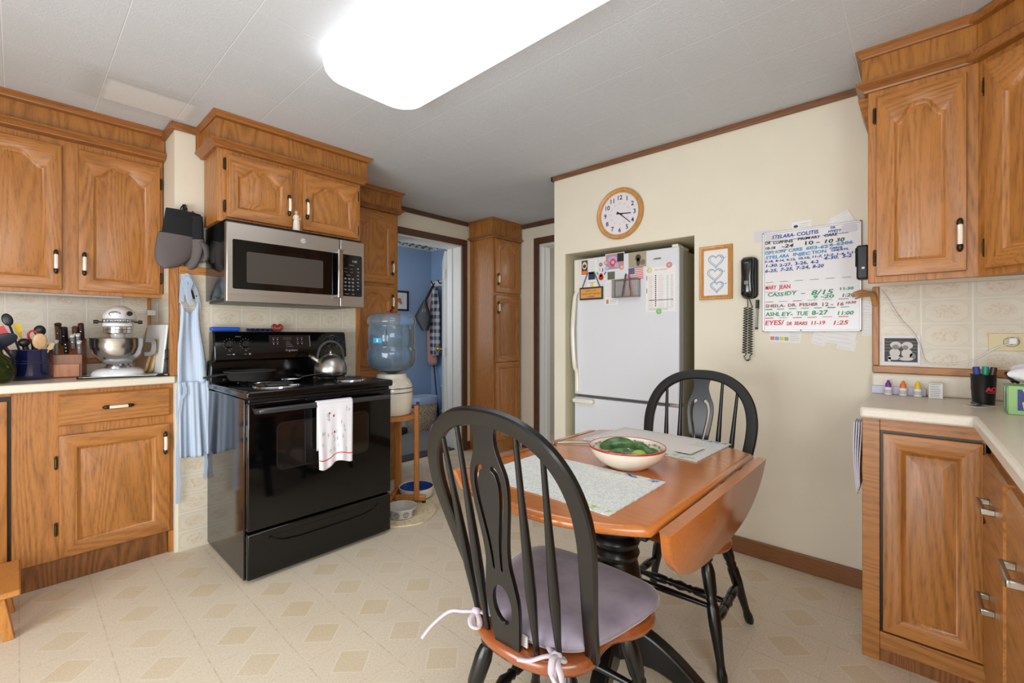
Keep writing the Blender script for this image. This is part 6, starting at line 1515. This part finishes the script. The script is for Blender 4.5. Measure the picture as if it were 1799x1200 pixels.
pf = [(p.x, p.y) for p in cat([(a, b, 0) for a, b in prof], 4, True)]
for k in range(4):
    T = TR(TX, TY, 0) @ RZ(math.radians(15 + 90 * k)) @ Matrix(((1, 0, 0, 0), (0, 0, -1, 0), (0, 1, 0, 0), (0, 0, 0, 1)))
    MB(T).prism(pf, -.026, .026).build('foot', BLKCH, c, bevel=.008, ang=50)

# ---------------------------------------------------------------- Windsor chairs
def chair(label):
    c = thing('windsor_chair', (0, 0, 0), label, 'chair', 'black Windsor dining chairs')
    half = [(.228, 0), (.222, .09), (.205, .165), (.160, .207), (.105, .219), (.052, .200), (.010, .172), (-.040, .166), (-.090, .176), (-.140, .158), (-.178, .115), (-.200, .06), (-.206, 0)]
    lp = [(x, y, 0) for x, y in half] + [(x, -y, 0) for x, y in half[-2:0:-1]]
    lp = cat(lp, 4, True); SH = .452
    def rg(k, z): return [(p.x * (1 - k / .2) + 0.0, p.y * (1 - k / .2), z) for p in lp]
    mb = MB(); mb.rings([rg(.022, SH - .036), rg(.006, SH - .031), rg(0, SH - .018), rg(.002, SH - .006), rg(.010, SH), rg(.05, SH - .004), rg(.12, SH - .010)]); mb.build('seat', CHERRYS, c, ang=50)
    lean = lambda z: -.098 - (z - SH) * .335
    bow = [(.168, SH - .01), (.182, .55), (.200, .66), (.213, .75), (.213, .82), (.196, .885), (.160, .938), (.108, .973), (.055, .988), (0, .992)]
    pts = [(lean(z), y, z) for y, z in bow] + [(lean(z), -y, z) for y, z in bow[-2::-1]]
    P = cat(pts, 6); n = Vector((1, 0, .335)).normalized()
    sec = [(-.010, -.017), (-.006, -.021), (.006, -.021), (.010, -.017), (.011, 0), (.010, .017), (.006, .021), (-.006, .021), (-.010, .017), (-.011, 0)]
    sc = [.78 + .22 * min(1, min(i, len(P) - 1 - i) / 20) for i in range(len(P))]
    MB().sweep(P, sec, n, 0, sc).build('bow_frame', BLKCH, c, ang=40)
    def bowz(y):
        y = abs(y); 
        for (y0, z0), (y1, z1) in zip(bow[5:], bow[6:]):
            if y1 <= y <= y0: return z0 + (z1 - z0) * (y0 - y) / (y0 - y1)
        return .9
    for y, yt in ((.075, .088), (.122, .150), (-.075, -.088), (-.122, -.150)):
        xb = -.188 + 2.0 * y * y; zt = bowz(yt) - .008
        MB().turn((xb, y, SH - .006), (lean(zt), yt, zt), [(0, .0065), (.10, .0075), (.30, .0125), (.42, .0120), (.75, .0075), (1, .0058)], 12).build('spindle', BLKCH, c, ang=60)
    # splat in its own plane : local u across, v up
    b0 = Vector((-.188, 0, SH - .004)); b1 = Vector((lean(.985), 0, .985)); dv = (b1 - b0); Ls = dv.length; dv.normalize(); nv = dv.cross(Vector((0, 1, 0))).normalized()
    Ts = Matrix(((0, dv.x, nv.x, b0.x), (1, dv.y, nv.y, b0.y), (0, dv.z, nv.z, b0.z), (0, 0, 0, 1)))
    if Ts.to_3x3().determinant() < 0: Ts = Matrix(((0, dv.x, -nv.x, b0.x), (1, dv.y, -nv.y, b0.y), (0, dv.z, -nv.z, b0.z), (0, 0, 0, 1)))
    hw = [(.034, 0), (.040, .04), (.046, .09), (.047, .13), (.040, .175), (.034, .21), (.035, .25), (.042, .30), (.050, .35), (.054, .39), (.051, .425), (.038, .46), (.030, .49), (.031, .515), (.037, Ls - .012)]
    hv = cat([(a, b, 0) for a, b in hw], 4)
    outer = [(p.x, p.y) for p in hv] + [(-p.x, p.y) for p in reversed(hv)]
    oval = [(.029 * math.cos(a), .108 + .050 * math.sin(a)) for a in [2 * PI * i / 24 for i in range(24)]]
    sl_c = cat([(.012, .192, 0), (.013, .225, 0), (.017, .265, 0), (.026, .315, 0), (.034, .360, 0), (.036, .398, 0), (.028, .428, 0), (.013, .440, 0)], 4)
    def slot(sg):
        L_, R_ = [], []
        for i, p in enumerate(sl_c):
            t = (sl_c[min(i + 1, len(sl_c) - 1)] - sl_c[max(i - 1, 0)]).normalized(); w_ = (.0040 + .0045 * i / len(sl_c)) if 0 < i < len(sl_c) - 1 else .0025
            L_.append((sg * (p.x - t.y * w_), p.y + t.x * w_)); R_.append((sg * (p.x + t.y * w_), p.y - t.x * w_))
        return L_ + R_[::-1]
    MB(Ts).holes([outer, oval, slot(1), slot(-1)], -.006, .006, 0, bevel=.0015).build('splat', BLKCH, c, ang=40)
    lprof = [(0, .013), (.06, .015), (.10, .022), (.13, .022), (.15, .015), (.17, .019), (.22, .023), (.36, .021), (.40, .016), (.42, .020), (.44, .016), (.47, .021), (.60, .021), (.72, .017), (.86, .0135), (.90, .0145), (.93, .0175), (.975, .0165), (1, .0125)]
    legs = {}
    for nm, tx, ty, bx, by in (('fl', .120, .130, .195, .215), ('fr', .120, -.130, .195, -.215), ('bl', -.110, .110, -.225, .205), ('br', -.110, -.110, -.225, -.205)):
        a = Vector((tx, ty, SH - .024)); b = Vector((bx, by, 0)); legs[nm] = (a, b)
        MB().turn(a, b, lprof, 16).build('leg', BLKCH, c, ang=50)
    sp = [(0, .009), (.10, .011), (.22, .017), (.33, .016), (.36, .011), (.39, .016), (.42, .012), (.50, .019), (.58, .012), (.61, .016), (.64, .011), (.67, .016), (.78, .017), (.90, .011), (1, .009)]
    def at(nm, z): a, b = legs[nm]; t = (a.z - z) / (a.z - b.z); return a.lerp(b, t)
    for s in ('l', 'r'): MB().turn(at('f' + s, .175), at('b' + s, .165), sp, 14).build('side_stretcher', BLKCH, c, ang=50)
    m1 = at('fl', .175).lerp(at('bl', .165), .5); m2 = at('fr', .175).lerp(at('br', .165), .5)
    MB().turn(m1, m2, sp, 14).build('cross_stretcher', BLKCH, c, ang=50)
    MB().turn(at('fl', .225), at('fr', .225), [(0, .008), (.5, .012), (1, .008)], 12).build('front_stretcher', BLKCH, c, ang=50)
    return c
ch = chair('black Windsor chair with mauve seat cushion in front of the table')
ch2 = copy_tree(ch); tag(ch2, 'black Windsor chair behind the table against the cream wall', 'chair', 'black Windsor dining chairs')
C1 = (.955, .712, math.radians(2)); C2 = (1.770, .705, math.radians(182))
ch.location = (C1[0], C1[1], 0); ch.rotation_euler = (0, 0, C1[2])
ch2.location = (C2[0], C2[1], 0); ch2.rotation_euler = (0, 0, C2[2])
# cushion on the near chair
TC = TR(C1[0], C1[1], 0) @ RZ(C1[2])
c = thing('seat_cushion', (C1[0], C1[1], .452), 'mauve velvet seat cushion tied onto the nearest chair', 'cushion')
half = [(.222, 0), (.220, .10), (.205, .178), (.160, .212), (.09, .212), (.02, .198), (-.06, .178), (-.115, .150), (-.150, .10), (-.165, .04), (-.166, 0)]
lp = cat([(x, y, 0) for x, y in half] + [(x, -y, 0) for x, y in half[-2:0:-1]], 4, True)
def rg(k, z, wob=0): return [(p.x * (1 - k / .2), p.y * (1 - k / .2), z + wob * math.sin(i * .5)) for i, p in enumerate(lp)]
mb = MB(TC); mb.rings([rg(.012, .4535), rg(.002, .462), rg(-.004, .474), rg(-.001, .484, .0006), rg(.012, .493, .0010), rg(.045, .5005, .0014), rg(.10, .503, .001), rg(.16, .5015)]); mb.build('pad', VELVET, c, ang=70)
mb = MB(TC); mb.tube([(p.x * 1.018, p.y * 1.018, .4725) for p in lp][::2], .0022, 6, closed=True); mb.build('piping', VELVET, c, ang=70)
MB(TC).box(-.176, -.172, -.045, -.005, .455, .480).build('care_label', M('care_label', (212, 206, 206), .8), c)
def tie(pts, nm='tie'): 
    P = cat(pts, 6); MB(TC).sweep(P, [(.0045 * math.cos(a), .0075 * math.sin(a)) for a in [2 * PI * i / 8 for i in range(8)]], (.3, .2, 1)).build(nm, TIE, c, ang=70)
tie([(-.150, -.085, .466), (-.168, -.108, .470), (-.178, -.128, .472), (-.168, -.140, .466), (-.158, -.128, .462)])
tie([(-.166, -.126, .470), (-.190, -.138, .474), (-.205, -.158, .462), (-.212, -.168, .430), (-.222, -.180, .400)])
tie([(-.166, -.122, .470), (-.186, -.100, .468), (-.205, -.075, .458), (-.216, -.050, .456)])
tie([(-.168, -.124, .472), (-.195, -.128, .480), (-.214, -.140, .462), (-.205, -.150, .440), (-.190, -.138, .455), (-.172, -.126, .470)])
MB(TC).sphere((-.172, -.124, .473), .011, .013, .010, 12).build('knot', TIE, c, ang=70)
MB(TC).sphere((-.172, .122, .473), .011, .013, .010, 12).build('knot', TIE, c, ang=70)
tie([(-.150, .09, .466), (-.172, .122, .472), (-.190, .150, .470), (-.205, .185, .462), (-.235, .215, .430), (-.262, .225, .405)])
tie([(-.170, .124, .472), (-.195, .118, .466), (-.204, .104, .458), (-.195, .092, .455), (-.182, .100, .462), (-.172, .120, .470)])

# ---------------------------------------------------------------- on the table
def placemat(x0, x1, y0, y1, lb, rot):
    cx, cy = (x0 + x1) / 2, (y0 + y1) / 2; T = TR(cx, cy, 0) @ RZ(rot)
    mb = MB(T); n = 24; w_, h_ = (x1 - x0) / 2, (y1 - y0) / 2; rs = []
    def edge():
        P = []
        for (a, b) in (((-w_, -h_), (w_, -h_)), ((w_, -h_), (w_, h_)), ((w_, h_), (-w_, h_)), ((-w_, h_), (-w_, -h_))):
            for i in range(n): t = i / n; P.append((a[0] + (b[0] - a[0]) * t + .0012 * math.sin(i * 2.1), a[1] + (b[1] - a[1]) * t + .0012 * math.sin(i * 2.3)))
        return P
    e_ = edge(); mb.rings([[(x, y, z) for x, y in e_] for z in (.7505, .754)])
    o = one(mb, 'placemat', MAT1, lb, 'placemat', 'woven placemats on the table')
    q = MB(T); r = random.Random(int(x0 * 100))
    for k in range(26):
        u = r.uniform(-w_ + .004, -w_ + .03) if k % 2 else r.uniform(w_ - .03, w_ - .006); v = r.uniform(-h_ + .004, -h_ + .11)
        q.box(u, u + r.uniform(.003, .007), v, v + r.uniform(.006, .022), .7542, .7546, k % 2)
    q.build('bright_threads', [M('thread_blue', (96, 140, 206), .9), M('thread_lime', (176, 196, 110), .9)], o)
placemat(.918, 1.232, .530, .985, 'speckled blue-green woven placemat in front of the near chair', 0.0)
placemat(1.512, 1.835, .535, .990, 'speckled woven placemat at the far end under white papers', math.radians(-2))
mb = MB(TR(1.665, .775, .7545) @ RZ(math.radians(-3)))
for k in range(3): mb.box(-.115 + .004 * k, .125 - .003 * k, -.150 + .005 * k, .185 - .004 * k, .0016 * k, .0016 * k + .0013)
mb.box(-.10, .02, -.20, .14, .0052, .0064); one(mb, 'paper_stack', M('folded_paper', (222, 218, 214), .8), 'small stack of folded white papers on the far placemat', 'paper')
mb = MB(); mb.tube(cat([(1.400, 1.030, .755), (1.435, .985, .757), (1.475, .93, .757)], 5), .0035, 8, scales=[1 + .0 * i for i in range(11)]); mb.sphere((1.392, 1.040, .755), .014, .009, .004, 12)
one(mb, 'small_spoon', NICKEL, 'small metal spoon lying left of the bowl on the table', 'spoon', ang=60)
SX, SY = 1.312, .692
c = thing('serving_bowl', (SX, SY, .7505), 'cream bowl with red rim holding cucumbers on the table', 'bowl')
BOWLM = NT('bowl_cream_glaze'); BOWLM.b.inputs['Coat Weight'].default_value = .5; BOWLM = BOWLM.set(Base_Color=srgb(232, 218, 200), Roughness=.15)
MB().lathe([(0, .7510), (.062, .7510), (.066, .755), (.092, .769), (.113, .792), (.119, .812), (.117, .817), (.112, .815), (.106, .794), (.085, .773), (.055, .762), (0, .760)], (SX, SY, 0), 56, capa=False, capb=False).build('bowl_body', BOWLM, c, ang=60)
MB().lathe([(.1188, .8115), (.1202, .8145), (.1192, .8175), (.1165, .8180), (.1150, .817)], (SX, SY, 0), 56, capa=False, capb=False).build('red_rim', M('rim_red', (176, 50, 38), .25, coat=.5), c, ang=60)
q = MB(); r = random.Random(4)
for k in range(26):
    a = 2 * PI * k / 26; rr = .1095; z = .806 + .003 * math.sin(k * 2.2)
    q.sphere((SX + rr * math.cos(a) - .002 * math.cos(a), SY + rr * math.sin(a) - .002 * math.sin(a), z), .006, .003, .003, 8, 0, R=RZ(a + .8 * (1 if k % 2 else -1)))
q.tube([(SX + .1095 * math.cos(a), SY + .1085 * math.sin(a), .8055 + .003 * math.sin(a * 9)) for a in [2 * PI * i / 90 for i in range(90)]], .0008, 4, closed=True)
q.build('painted_vine', M('vine_green', (120, 136, 100), .4), c)
def cuke(p0, p1, r_, mt, lb, kind='cucumber', bend=.008):
    p0, p1 = Vector(p0), Vector(p1); P = []; S = []
    for i in range(17):
        t = i / 16; p = p0.lerp(p1, t); p.z += bend * math.sin(PI * t); P.append(p); S.append(max(.12, math.sin(PI * min(max(t, .015), .985)) ** .38))
    mb = MB(); mb.tube(P, r_, 16, scales=S); o = one(mb, kind, mt, lb, kind, 'cucumbers in the bowl' if kind == 'cucumber' else None, ang=70)
cuke((1.272, .770, .812), (1.330, .645, .815), .0 + .0215, CUKE, 'largest dark green cucumber lying on top at the back left of the bowl') if False else None
cuke((SX - .018, SY + .088, .799), (SX + .045, SY + .0, .812), .020, CUKE, 'largest dark cucumber lying on top at the left of the bowl')
cuke((SX + .055, SY + .02, .797), (SX + .022, SY - .068, .803), .016, CUKE, 'dark cucumber lying across the middle right of the bowl')
cuke((SX - .055, SY + .045, .789), (SX - .010, SY - .045, .792), .015, CUKE, 'smaller cucumber low at the front of the bowl')
cuke((SX + .010, SY - .040, .788), (SX + .040, SY - .088, .798), .013, CUKE, 'small cucumber at the right side of the bowl')
cuke((SX - .030, SY - .030, .796), (SX - .010, SY - .070, .798), .014, LIME, 'light green squash nestled at the front of the bowl', 'green_squash', .003)
